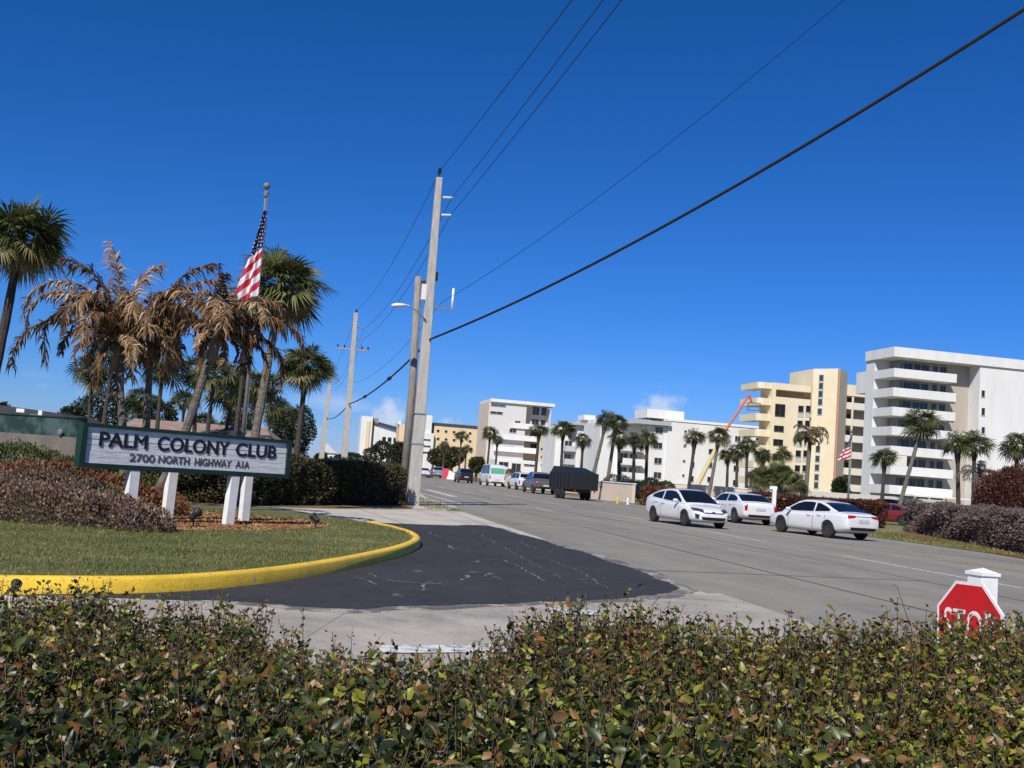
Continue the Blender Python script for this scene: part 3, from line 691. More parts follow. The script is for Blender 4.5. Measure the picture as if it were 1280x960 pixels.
def stems(parent, blobs, m, n=10, seed=1):
    g = random.Random(seed); mb = MB(); cx = sum(q_[0] for q_ in blobs)/len(blobs); cy = sum(q_[1] for q_ in blobs)/len(blobs)
    for i in range(n):
        b = g.choice(blobs); x, y = b[0]+g.uniform(-.7, .7)*b[3], b[1]+g.uniform(-.7, .7)*b[4]
        mb.tube([(cx+g.uniform(-.02, .02), cy, -.05), ((x+cx)/2, (y+cy)/2, .1), (x, y, b[2]*.7), (x+g.uniform(-.1, .1), y, b[2]+b[5]*.6)], [.04, .03, .02, .008], 4)
    return mb.build('stems', m, parent)
def bush(name, label, cat, loc, blobs, n, ls, m, seed, group=None, **kw):
    t = thing(name, label, cat, loc, 0, group)
    blob_leaves('foliage', blobs, n, ls, m, t, seed, **kw); stems(t, blobs, M_bark, 12, seed)
    return t
def hedge_box(name, label, p0, p1, depth, h, n, ls, m, seed, z=0.0, tb=.45, tw=.2, lump=.12, zfun=None, core=True):
    """a clipped hedge from p0 to p1 (front line), depth away from the viewer"""
    p0 = Vector((p0[0], p0[1], 0)); p1 = Vector((p1[0], p1[1], 0)); d = p1-p0; L_ = d.length
    t = thing(name, label, 'hedge', (p0.x, p0.y, z), math.atan2(d.y, d.x))
    g = np.random.default_rng(seed)
    side = g.choice(4, n, p=np.array([L_*h, L_*depth, depth*h, depth*h])/(L_*h+L_*depth+2*depth*h))
    a, b = g.uniform(0, 1, n), g.uniform(0, 1, n)
    x = np.where(side < 2, a*L_, np.where(side == 2, 0, L_)); zz = np.where(side == 1, h, b*h); y = np.where(side == 0, 0, np.where(side == 1, b*depth, a*depth))
    N = np.zeros((n, 3)); N[side == 0, 1] = -1; N[side == 1, 2] = 1; N[side == 2, 0] = -1; N[side == 3, 0] = 1
    q = np.stack([x, y, zz], 1)
    if zfun is not None: q[:, 2] *= zfun(q[:, 0]/L_)
    rnd = np.minimum(.3, h*.25)
    q[:, 1] += np.where((side == 0), rnd*np.clip((q[:, 2]/h-.75)*4, 0, 1)**2*.8, 0)
    q += N*(lumpy(q, seed, 2.4)*lump+g.uniform(-.16, .02, n))[:, None]
    D = N*.8+g.normal(0, .6, (n, 3)); D[:, 2] += .35
    tt = np.clip(tb+tw*lumpy(q, seed+3, 1.6)+g.normal(0, .18, n), 0, 1)
    leaves('foliage', q, D, ls*g.uniform(.6, 1.3, n), ls*.5*g.uniform(.6, 1.2, n), tt, m, t, rng=g, simple=True)
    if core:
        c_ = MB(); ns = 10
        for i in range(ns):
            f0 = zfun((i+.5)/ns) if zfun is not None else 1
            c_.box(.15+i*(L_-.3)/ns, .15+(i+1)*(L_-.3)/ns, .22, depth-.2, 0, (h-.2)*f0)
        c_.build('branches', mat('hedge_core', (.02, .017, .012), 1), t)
    return t
# dark hedge left of the concrete pole
a_ = G(365, 633); b_ = G(512, 631.5)
hedge_box('hedge', 'long dark clipped hedge running up to the foot of the concrete pole', G(300, 632.5), G(506, 632), 2.6, 1.62, 30000, .11, L_dark, 4, tb=.42, tw=.25, zfun=lambda s: .93+.07*np.sin(s*9)-.16*np.clip((s-.93)/.07, 0, 1)**2)
# row below the sign, further left
hedge_box('hedge', 'dark hedge seen under the sign board behind its posts', (G(150, 626).x, G(150, 626).y), (G(296, 631).x, G(296, 631).y), 2.0, 1.35, 14000, .11, L_dark, 6, tb=.5, tw=.25)
# purple-brown dry shrub mass at left
p = G(60, 659, KH-.03)
bush('dry_shrub', 'broad dry purple brown shrub on the lawn left of the sign', 'shrub', (p.x, p.y+.9, KH-.05),
     [(-3.2, .5, .2, 1.6, 1.1, .62), (-1.7, .3, .2, 1.3, 1.0, .60), (-.5, .2, .18, 1.2, .9, .54), (.5, .1, .15, 1.0, .8, .44), (1.2, -.1, .12, .6, .6, .30), (-1, 1.0, .2, 1.6, .8, .62)], 42000, .075, L_purple, 11, tb=.48, tw=.25, up=.7)
p = at(80, 585, 22)
bush('dry_shrub', 'red brown withered shrub heap behind the purple shrub', 'shrub', (p.x, 22.3, KH-.05),
     [(-2.6, 0, .3, 1.5, .9, .68), (-.6, 0, .3, 1.6, .9, .66), (.9, .1, .25, 1.1, .9, .5), (1.7, .2, .2, .8, .8, .35)], 22000, .09, L_brown, 13, tb=.5, up=.6)
bush('green_shrub', 'yellow green shrub rising behind the withered shrubs at the left edge', 'shrub', (at(20, 580, 26).x, 26, 0),
     [(-2.4, 0, .5, 1.6, 1.1, .95), (0, .2, .5, 1.5, 1.1, .95), (1.8, .1, .4, 1.2, 1.0, .85), (3.0, 0, .3, 1.0, .9, .6)], 30000, .09, L_green, 14, tb=.45, up=.6)
bush('green_shrub', 'small yellow green shrub below the left end of the sign', 'shrub', (at(104, 600, 20.8).x, 20.9, KH-.05),
     [(-.2, 0, .42, .45, .35, .36), (.3, .1, .35, .4, .35, .28)], 3500, .07, L_green, 15, tb=.75, up=.7)
bush('dry_shrub', 'brown shrub between the left posts of the sign', 'shrub', (at(138, 618, 22.5).x, 22.6, KH-.05),
     [(-.6, 0, .4, .7, .5, .55), (.3, 0, .35, .5, .4, .45)], 5000, .08, L_brown, 16, tb=.4, up=.6)
# across the road: grey purple clipped hedge
hedge_box('hedge', 'long grey purple dried hedge on the far verge at the right edge', G(1128, 664), G(1420, 722), 2.2, 1.56, 42000, .12, L_greyp, 21, tb=.45, tw=.25, lump=.16, zfun=lambda s: 1.03-.03*s)
c = at(1262, 607, 57)
bush('red_bush', 'big round dry red bush rising behind the grey hedge', 'shrub', (c.x, 57, 0),
     [(-.4, 0, 2.3, 1.5, 1.3, 1.5), (.9, .3, 2.5, 1.4, 1.2, 1.6), (2.2, .2, 2.0, 1.4, 1.2, 1.3), (-1.1, .3, 1.2, .7, .9, .9), (.2, .2, 3.2, .8, .8, .75)], 52000, .14, L_redb, 23, tb=.45, up=.4, shell=.35)
hedge_box('hedge', 'dark red hedge behind the white sedans, under the long white roof', (at(930, 625, 66).x, 66), (at(1090, 640, 60).x, 60), 1.8, 1.45, 14000, .16, L_redb, 25, tb=.35, tw=.25)
hedge_box('hedge', 'brown hedge at the kerb left of the approaching hatchback', (at(800, 628, 76).x, 76), (at(836, 632, 72).x, 72), 1.4, 1.3, 4000, .16, L_brown, 27, tb=.3)
for px, Y, sx_, lb, sd_ in ((792, 86, 3.0, 'low green shrub on the cream wall below the pair of palms', 31), (823, 84, 1.6, 'dark green bush at the foot of the white building corner', 32), (641, 124, 1.3, 'brown dry shrub between the van and the pickup', 33)):
    c = at(px, 606, Y)
    bush('green_shrub' if sd_ != 33 else 'dry_shrub', lb, 'shrub', (c.x, Y, 0), [(-sx_*.4, 0, 1.2, sx_*.5, .8, .9), (sx_*.4, 0, 1.1, sx_*.5, .8, .8)], 3500, .16, L_brown if sd_ == 33 else L_tree, sd_, tb=.6)

# background trees
def tree(label, px, Y, wpx, toppx_y, seed, m=L_tree, group='trees in the background', n=7000, ls=.28):
    c = at(px, toppx_y, Y); h = c.z; r = wpx*Y/F
    t = thing('tree', label, 'tree', (c.x, Y, 0), 0, group); g = random.Random(seed)
    blobs = [(g.uniform(-.6, .6)*r, g.uniform(-.4, .4)*r, h*g.uniform(.45, .78), r*g.uniform(.35, .55), r*g.uniform(.35, .5), h*g.uniform(.16, .26)) for _ in range(8)]
    blobs.append((0, 0, h*.78, r*.45, r*.4, h*.2))
    blob_leaves('crown', blobs, n, ls, m, t, seed, up=.3, shell=.55, tb=.45)
    mb = MB(); mb.tube([(0, 0, 0), (.1, 0, h*.3), (0, 0, h*.6)], [.25, .2, .1], 8)
    for k in range(4): a = k*1.6+g.uniform(0, 1); mb.tube([(0, 0, h*.3), (cos(a)*r*.3, sin(a)*r*.3, h*.6)], [.12, .05], 6)
    mb.build('trunk', M_bark, t); return t
for a in (('broad dark evergreen behind the leftmost dead trunk', 128, 80, 42, 484, 41), ('dark evergreen over the brown roof behind the middle dead palm', 190, 84, 36, 492, 42),
          ('low green tree over the dark roof near the left edge', 88, 75, 26, 508, 43), ('low dark tree at the left edge behind the teal strip', 4, 70, 24, 503, 44), ('low dark tree right of the brown roof', 300, 95, 30, 520, 45),
          ('bushy dark tree at the foot of the round crowned palm', 368, 88, 30, 508, 46), ('green tree below the cream tower, left of the wooden pole', 478, 190, 22, 552, 47), ('green tree just left of the wooden pole', 500, 180, 16, 553, 48),
          ('low dark tree left of the cream tower foot', 440, 230, 22, 566, 49), ('brown green tree right of the concrete pole', 548, 190, 14, 560, 50), ('brown hedge like tree before the peach building', 566, 180, 16, 560, 51), ('small brown tree left of the white van', 596, 150, 9, 572, 52),
          ('dark green tree low before the yellow building right wing', 1050, 100, 12, 596, 53), ('dark tree behind the far end of the carport', 925, 100, 18, 612, 54),('low tree left of the second utility pole', 404, 170, 9, 566, 55)):
    tree(*a, n=5000 if a[2] > 120 else 9000, ls=.45 if a[2] > 120 else .26, m=L_mix if a[5] in (50, 51, 52) else L_tree)

# ------------------------------------------------------------------ text
def text_obj(name, s, size, m, parent, M, ext=.004, off=0.0, width=None, space=1.0, bold=0):
    cu = bpy.data.curves.new('t', 'FONT'); cu.body = s; cu.size = size; cu.extrude = ext; cu.offset = off; cu.align_x = 'CENTER'; cu.align_y = 'CENTER'; cu.space_character = space
    to = bpy.data.objects.new('t', cu); me = bpy.data.meshes.new_from_object(to); bpy.data.objects.remove(to); bpy.data.curves.remove(cu)
    xs = [v.co.x for v in me.vertices]; wd = max(xs)-min(xs)
    if width:
        me.transform(Matrix.Diagonal((width/wd, 1, 1, 1)))
    if bold:           # heavier strokes: the same glyphs laid a hair apart
        bm = bmesh.new(); bm.from_mesh(me); src = me.copy()
        for k, (bx_, by_) in enumerate(((bold, 0), (-bold, 0), (0, bold*.7), (0, -bold*.7))):
            c_ = src.copy(); c_.transform(Matrix.Translation((bx_, by_, -.0006*(k+1)))); bm.from_mesh(c_); bpy.data.meshes.remove(c_)
        bm.to_mesh(me); bm.free(); bpy.data.meshes.remove(src)
    me.transform(M); me.materials.clear(); me.materials.append(m); me.name = name
    return link(bpy.data.objects.new(name, me), parent)
RX90 = Matrix.Rotation(pi/2, 4, 'X')

# ------------------------------------------------------------------ entrance sign
A = at(98, 556, 18.5); B = at(360, 574, 22.0)
d = Vector((B.x-A.x, B.y-A.y, 0)); SL = d.length; az = math.atan2(d.y, d.x)
sg = thing('entrance_sign', 'long white boarded entrance sign in a dark green frame on white posts', 'sign', (A.x, A.y, KH-.05), az)
z0, z1 = 1.0, 1.80; fr = .085
for yo, nm in ((0, 'f'), (1.0, 'r')):
    mb = MB()
    if yo == 0: mb.box(0, SL, -.10, .10, z1-fr*.75, z1).box(0, SL, -.10, .10, z0, z0+fr).box(0, fr*1.2, -.10, .10, z0+fr, z1-fr*.75).box(SL-fr*1.2, SL, -.10, .10, z0+fr, z1-fr*.75)
    else: mb.box(1.9, SL, yo-.06, yo+.06, z0+.05, z1-.1)
    mb.build('frame' if yo == 0 else 'rear_board', M_green, sg, bevel=.006)
mb = MB(); nb = 6; hb = (z1-z0-fr*1.75)/nb
g = random.Random(2)
for k in range(nb): mb.box(fr*1.2, SL-fr*1.2, -.055-g.uniform(0, .008), .05, z0+fr+k*hb+.003, z0+fr+(k+1)*hb-.003)
mb.build('board', M_board, sg, bevel=.003)
zc = (z0+z1)/2
tilt = lambda x, z: Matrix.Translation((x, -.068, z)) @ RX90
# glyph widths follow the board: words set one by one
for s, x0, x1 in (('PALM', .0775, .280), ('COLONY', .327, .667), ('CLUB', .706, .918)):
    # fractions of the board's width as they stand on it
    xa, xb = x0*SL, x1*SL
    text_obj('lettering', s, .36, M_letter, sg, tilt((xa+xb)/2, z0+.515), width=(xb-xa), bold=.012)
for s, x0, x1 in (('2700', .21, .32), ('NORTH', .338, .481), ('HIGHWAY', .506, .685), ('A1A', .712, .781)):
    xa, xb = x0*SL, x1*SL
    text_obj('lettering', s, .20, M_letter2, sg, tilt((xa+xb)/2, z0+.225), width=(xb-xa), bold=.005)
for (x, y, lx) in ((.33*SL-.42, -.02, 0), (.755*SL-.18, -.02, -.05), (.46*SL+.42, 1.0, -.03), (SL-.25, 1.0, .0)):
    mb = MB();
    h_ = z0+.02 if y < 1 else z0
    vs = []
    for z, dx in ((-.15, lx), (h_, 0)):
        for sx_, sy_ in ((-.10, -.07), (.10, -.07), (.10, .07), (-.10, .07)): vs.append((x+dx+sx_, y+sy_, z))
    mb.raw(vs, [(0, 3, 2, 1), (4, 5, 6, 7), (0, 1, 5, 4), (1, 2, 6, 5), (2, 3, 7, 6), (3, 0, 4, 7)])
    mb.build('post', M_whitepaint, sg, bevel=.008)
def spotlight(px, py, label, yaw, s=1.0, z=KH-.04):
    b = G(px, py, z); t = thing('spotlight', label, 'spotlight', b, yaw+pi, 'small ground spotlights')
    mb = MB(); mb.tube([(0, 0, -.05), (0, 0, .17*s)], .016*s, 8); mb.build('stake', M_dark if s < 1.2 else M_steel, t)
    Mx = Matrix.Translation((0, 0, .21*s)) @ Matrix.Rotation(rad(60), 4, 'X')
    mb = MB(); mb.lathe([(.03*s, -.09*s), (.05*s, -.07*s), (.055*s, .03*s), (.085*s, .10*s), (.085*s, .13*s)], 12, Mx); h_ = mb.build('lamp_head', M_dark, t, smooth=False)
    mb = MB(); mb.lathe([(.075*s, .131*s), (.075*s, .136*s)], 12, Mx); mb.build('lens', M_lampgl, h_)
    mb = MB(); mb.box(-.10*s, .10*s, -.012*s, .012*s, .16*s, .185*s); mb.build('bracket', M_dark, t)
spotlight(241, 660, 'black ground spotlight on a short stake in front of the sign posts', rad(-20), 1.1)
spotlight(394, 661, 'small spotlight on a pale stake at the right end of the mulch', rad(60), .95)
spotlight(16, 752, 'grey ground spotlight at the foot of the yellow kerb by the left edge', rad(10), .62, .01)

# ------------------------------------------------------------------ flags
def flag_thing(c_top, z0, poleh, flag_top, fh, fw, label, plabel, seed, sc_=1.0, yaw=0, rp=.05):
    t = thing('flagpole', plabel, 'flagpole', (c_top.x, c_top.y, z0))
    mb = MB(); mb.tube([(0, 0, 0), (0, 0, poleh*.5), (0, 0, poleh)], [rp*1.3, rp, rp*.7], 12); mb.build('pole', M_fpole, t, smooth=True)
    mb = MB(); mb.lathe([(0.01, -rp*2.2), (rp*1.5, -rp*1.5), (rp*2.2, 0), (rp*1.5, rp*1.5), (.01, rp*2.2)], 12, Matrix.Translation((0, 0, poleh+rp*2.6))); mb.build('finial', M_fpole, t, smooth=True)
    mb = MB(); mb.lathe([(rp*.9, -.1), (rp*1.5, -.05), (rp*1.5, .05), (rp*.7, .1)], 10, Matrix.Translation((0, 0, poleh-.12))); mb.build('truck', M_fpole, t)
    mb = MB(); mb.tube([(rp*1.6, -rp, .9), (rp*1.4, -rp, poleh-.15)], .008, 4); mb.build('halyard', M_fpole, t)
    # limp flag: s across the cloth from hoist (0) to outer fold (1), t down
    f = bpy.data.objects.new('flag', None)
    mb = MB(); NS, NT = 30, 72
    def P(s, tt):
        wid = fw*(.10+.90*min(1, tt*1.02)**1.15)*(1-.12*max(0, tt-.9)*10*.3)
        x = -s*wid*.86
        drop = fh*tt*(1+.0*s)+s*fh*.10*tt
        y = .10*fw*sin(s*9+tt*3.0)*(.3+tt)+.05*fw*sin(s*17+tt*6)
        return Vector((x*1.0+.13, y-.06, -drop))
    grid = [[P(i/NS, j/NT) for i in range(NS+1)] for j in range(NT+1)]
    vs = [p for r_ in grid for p in r_]; fs = []; ms = []
    g = random.Random(seed)
    for j in range(NT):
        for i in range(NS):
            s, tt = (i+.5)/NS, (j+.5)/NT
            lim = .43+.08*s
            if tt < lim:
                # canton with staggered stars
                a = s*fw*(.10+.9*tt)/fw*9; b = tt*24
                row = int(b); col_ = (a+(row % 2)*.5)
                star = abs(b-row-.5) < .30 and abs((col_ % 1)-.5) < .24 and tt > .05
                mi = 1 if star else 2
            else:
                q = (tt-.43)*6.4/.57*1.0-s*2.7*(.5+.5*tt)+.9+2
                mi = 1 if (int(math.floor(q)) % 2 == 0) else 0
            fs.append((j*(NS+1)+i, j*(NS+1)+i+1, (j+1)*(NS+1)+i+1, (j+1)*(NS+1)+i)); ms.append(mi)
    mb.v = [tuple(p) for p in vs]; mb.t = [.5]*len(vs); mb.f = fs; mb.m = ms
    fo = mb.build('flag', [M_flagr, M_flagw, M_flagb], None, smooth=True)
    fo.location = (c_top.x-rp, c_top.y, flag_top); fo.rotation_euler = (0, rad(0), yaw)
    sm_ = fo.modifiers.new('solid', 'SOLIDIFY'); sm_.thickness = .012
    tag(fo, label, 'flag')
c = at(333, 238, 30)
ft = at(332, 264, 30); fb = at(336, 372, 30); fl = at(297, 379, 30)
flag_thing(c, 0, c.z, ft.z, ft.z-fb.z, abs(fl.x-fb.x)*.95, 'limp national flag with stars and red and white stripes before the tall palm', 'tall grey flagpole with a ball top rising behind the dead palms', 1)
c = at(1064, 542, 80); ft = at(1064, 546, 80); fb = at(1063, 574, 80)
flag_thing(c, 0, c.z, ft.z, ft.z-fb.z, 1.3, 'faded small national flag hanging before the yellow building right wing', 'thin white flagpole before the yellow building right wing', 2, rp=.07)

# ------------------------------------------------------------------ utility poles
def taper_box(mb, x, y, z0, z1, a0, a1):
    vs = [(x+sx_*a, y+sy_*a, z) for z, a in ((z0, a0), (z1, a1)) for sx_, sy_ in ((-1, -1), (1, -1), (1, 1), (-1, 1))]
    mb.raw(vs, [(0, 3, 2, 1), (4, 5, 6, 7), (0, 1, 5, 4), (1, 2, 6, 5), (2, 3, 7, 6), (3, 0, 4, 7)])
def insulator(mb, p, s=1.0):
    mb.lathe([(.03*s, 0), (.07*s, .03*s), (.035*s, .06*s), (.07*s, .09*s), (.035*s, .12*s), (.06*s, .15*s), (.02*s, .2*s)], 8, Matrix.Translation(p))
PB = G(515.5, 631.5); PT = at(546, 222, PB.y)
def xy(p, z): return Vector((p.x, p.y, z))
lean = Vector((PT.x-PB.x, 0, 0))
ph = PT.z
up1 = thing('utility_pole', 'tall square concrete utility pole at the end of the dark hedge', 'utility pole', PB, ROTZ)
mb = MB(); taper_box(mb, 0, 0, -.2, ph, .26, .135); mb.build('pole', M_pole, up1, bevel=.03)
for z in (3.75, 2.5): MB().box(-.26, .26, -.26, .26, z, z+.06).build('band', M_steel, up1)
mb = MB(); mb.tube([(0, 0, ph), (0, 0, ph+.28)], .035, 8); insulator(mb, (0, 0, ph+.18), 1.3); mb.build('top_insulator', M_dark, up1)
MB().box(-.14, -.10, -.05, .05, ph-5.0, ph-.1).build('cable_guard', M_dark, up1)
for zz in (at(555, 246, PB.y).z, at(555, 268, PB.y).z):
    mb = MB(); mb.tube([(.1, 0, zz-.05), (.32, 0, zz-.02), (.36, 0, zz)], .03, 6); mb.build('bracket', M_steel, up1)
    mb = MB(); mb.tube([(.22, 0, zz-.02), (.62, 0, zz+.02)], [.05, .045], 8); mb.build('line_insulator', M_lampgl, up1)
# street lamp arm (left) and antenna (right)
za = at(518, 384, PB.y).z
mb = MB(); mb.tube([(-.1, -.25, za-.55), (-.45, -.3, za-.25), (-.8, -.35, za-.05), (-1.0, -.35, za)], .03, 8); arm = mb.build('lamp_arm', M_steel, up1, smooth=True)
mb = MB(); mb.lathe([(.03, 0), (.09, .08), (.14, .25), (.17, .42), (.13, .58), (.04, .66)], 12, Matrix.Translation((-.92, -.35, za-.02)) @ Matrix.Rotation(rad(-97), 4, 'Y') @ Matrix.Diagonal((.62, 1, 1, 1)))
mb.build('lamp_head', M_lampgl, up1, smooth=True)
zb_ = at(548, 384, PB.y).z
mb = MB(); mb.tube([(.15, -.1, zb_), (.95, -.1, zb_-.08)], .028, 6); mb.tube([(.15, -.1, zb_+.22), (.6, -.1, zb_-.02)], .02, 6); mb.build('antenna_arm', M_steel, up1)
mb = MB(); mb.tube([(.97, -.1, zb_-.12), (.97, -.1, zb_+.85)], .05, 10); mb.build('antenna', M_whitepaint, up1, smooth=True)
mb = MB(); mb.box(.14, .28, -.1, .1, at(548, 345, PB.y).z-.2, at(548, 345, PB.y).z+.15); mb.build('junction_box', M_dark, up1)
mb = MB(); mb.box(-.36, -.14, -.16, .16, at(525, 360, PB.y).z-.5, at(525, 360, PB.y).z+.15); mb.build('terminal_box', M_lampgl, up1)
# wooden stub pole behind it
wb_ = at(500, 600, PB.y+1.6); wt = at(523, 346, PB.y+1.6)
t = thing('utility_pole', 'shorter weathered wooden pole close behind the tall concrete pole', 'utility pole', (wb_.x+.18, wb_.y, 0))
mb = MB(); mb.tube([(0, 0, -.2), (.02, 0, wt.z*.5), (wt.x-wb_.x-.18, 0, wt.z)], [.19, .17, .15], 14); mb.build('pole', M_wood, t, smooth=True)
MB().box(.05, .3, -.26, -.14, wt.z-1.0, wt.z-.2).build('cable_box', M_dark, t)
# second and third concrete poles
def line_pole(px0, py0, px1, py1, Y, label, cross=True, wd=.2):
    c = at(px1, py1, Y); b = at(px0, py0, Y); t = thing('utility_pole', label, 'utility pole', (b.x, Y, 0), ROTZ); h = c.z; dx = c.x-b.x
    mb = MB(); vs = [(x+sx_*a, sy_*a, z) for z, a, x in ((-.2, wd*1.15, 0), (h, wd*.7, dx)) for sx_, sy_ in ((-1, -1), (1, -1), (1, 1), (-1, 1))]
    mb.raw(vs, [(0, 3, 2, 1), (4, 5, 6, 7), (0, 1, 5, 4), (1, 2, 6, 5), (2, 3, 7, 6), (3, 0, 4, 7)]); mb.build('pole', M_pole, t, bevel=.02)
    mb = MB(); mb.tube([(dx, 0, h), (dx+.12, 0, h+.3)], .03, 6); insulator(mb, (dx+.02, 0, h), 1.4); mb.build('top_insulator', M_dark, t)
    if cross:
        for zz in (h-1.2, h-2.1): mb = MB(); mb.tube([(dx, 0, zz), (dx+.8, 0, zz-.04)], .05, 6); mb.build('line_insulator', M_steel, t)
        mb = MB(); mb.box(dx-1.35, dx+1.35, -.07, .07, h-3.15, h-3.0); cr_ = mb.build('crossarm', M_steel, t)
        mb = MB()
        for xx in (-1.25, -.7, .75, 1.25): insulator(mb, (dx+xx, 0, h-3.0), 1.2)
        mb.build('insulator', M_dark, t)
    return Vector((c.x, Y, h))
P2 = line_pole(429.5, 585, 445, 391, 86, 'second concrete utility pole with a crossarm, beyond the hedge', True, .24)
P3 = line_pole(401, 578, 413, 471, 150, 'third and farthest concrete utility pole, beside the round crowned palm', False, .34)
def wire(name, pts_pairs, label, r=.012, sag=.3, n=18):
    mb = MB(); P_ = []
    for a, b, sg_ in pts_pairs:
        for k in range(n+1):
            s = k/n; P_.append(a.lerp(b, s)-Vector((0, 0, sg_*4*s*(1-s))))
    Q = [P_[0]]
    for p in P_[1:]:
        if (p-Q[-1]).length > .05: Q.append(p)
    mb.tube(Q, r, 5); o = mb.build(name, M_wire, smooth=True)
    tag(o, label, 'wire', 'overhead lines strung between the utility poles'); return o
def ext(a, b, k): return a+(b-a)*k
top1 = xy(PB, ph+.3)
def beyond(px, py, Y, frm): q = at(px, py, Y); return ext(frm, q, 1.6)
wire('power_line', [(beyond(710, 0, 24, top1), top1, .15), (top1, P2+Vector((.1, 0, .3)), .9), (P2+Vector((.1, 0, .3)), P3+Vector((0, 0, .3)), 1.0)], 'thin power line over the top of the concrete pole, leftmost of the three overhead', .013)
q1 = uv(*touv(PB))+RN*.62; q1.z = at(555, 246, PB.y).z+.05
q2 = q1.copy(); q2.z = at(555, 268, PB.y).z+.05
wire('power_line', [(beyond(749, 0, 24, q1), q1, .15), (q1, P2+RN*.8+Vector((0, 0, -1.2)), .9), (P2+RN*.8+Vector((0, 0, -1.2)), P3+Vector((.6, 0, -1)), 1.0)], 'thin power line on the upper side insulator, middle of the three overhead', .013)
wire('power_line', [(beyond(772, 0, 24, q2), q2, .15), (q2, P2+RN*.8+Vector((0, 0, -2.1)), .9), (P2+RN*.8+Vector((0, 0, -2.1)), P3+Vector((.6, 0, -2)), 1.0)], 'thin power line on the lower side insulator, rightmost of the three overhead', .013)
k1 = at(538, 424, PB.y-.3); k2 = at(436, 505, 86); k3 = at(408, 522, 150)
wire('telephone_cable', [(at(1420, -62, 20), at(1280, 12, 22), 0), (at(1280, 12, 22), k1, .55), (k1, k2, .45), (k2, k3, .6)], 'thick black cable slanting from the top right corner down to the concrete pole', .047, n=26)
j1 = at(552, 378, PB.y); j2 = at(441, 478, 86)
wire('power_line', [(at(1120, -40, 24), at(1055, 0, 26), 0), (at(1055, 0, 26), j1, .45), (j1, j2, .8)], 'thin pale wire slanting from the upper right to the antenna arm', .010, n=22)
# cable sleeve lumps
mb = MB()
for s in (.33, .66):
    p = k1.lerp(k2, s)-Vector((0, 0, .45*4*s*(1-s))); dd = (k2-k1).normalized(); mb.tube([p-dd*.5, p-dd*.4, p+dd*.4, p+dd*.5], [.04, .10, .10, .04], 8)
tag(mb.build('cable_splice', M_wire), 'black splice cases on the thick cable left of the concrete pole', 'cable splice')

# ------------------------------------------------------------------ stop sign
Ys = 7.0; c = at(1212.5, 786, Ys)
t = thing('stop_sign', 'red octagonal stop sign tilted on a white capped post behind the front hedge', 'sign', (c.x, c.y, 0))
view = math.atan2(c.x, c.y)
yaw = -view+rad(-49)     # face turned towards the driveway on the left
Msg = Matrix.Rotation(yaw, 4, 'Z') @ Matrix.Rotation(rad(-2.0), 4, 'Y')
def octagon(r, y0, y1):
    mbo = MB(); ps = [(r*cos(rad(22.5+45*k)), r*sin(rad(22.5+45*k))) for k in range(8)]
    vs = [Msg @ Vector((x, y0, z))+Vector((0, 0, c.z)) for x, z in ps]+[Msg @ Vector((x, y1, z))+Vector((0, 0, c.z)) for x, z in ps]
    mbo.raw(vs, [tuple(range(8)), tuple(range(15, 7, -1))]+[(i, 8+i, 8+(i+1) % 8, (i+1) % 8) for i in range(8)]); return mbo
Ro = .61/2/cos(rad(22.5))
octagon(Ro, -.012, 0).build('border', M_whitepaint, t)
octagon(Ro*.935, -.0135, -.0121).build('plate', M_red, t)
text_obj('lettering', 'STOP', .31, M_whitepaint, t, Matrix.Translation((0, 0, c.z)) @ Msg @ Matrix.Translation((0, -.0145, 0)) @ RX90, ext=.001, width=.47)
mb = MB(); mb.box(-.068, .068, .02, .156, 0, c.z+.355, M=Matrix.Rotation(yaw, 4, 'Z')); mb.build('post', M_whitepaint, t, bevel=.006)
mb = MB(); zc_ = c.z+.356; Rz = Matrix.Rotation(yaw, 4, 'Z')
for a, b_, q0, q1_ in ((.078, .010, 0, .02),): mb.box(-a, a, .02-b_, .156+b_, zc_, zc_+.022, M=Rz)
vs = [Rz @ Vector(p) for p in ((-.07, .018, zc_+.022), (.07, .018, zc_+.022), (.07, .158, zc_+.022), (-.07, .158, zc_+.022), (0, .088, zc_+.05))]
mb.raw(vs, [(0, 1, 4), (1, 2, 4), (2, 3, 4), (3, 0, 4)]); mb.build('post_cap', M_whitepaint, t)

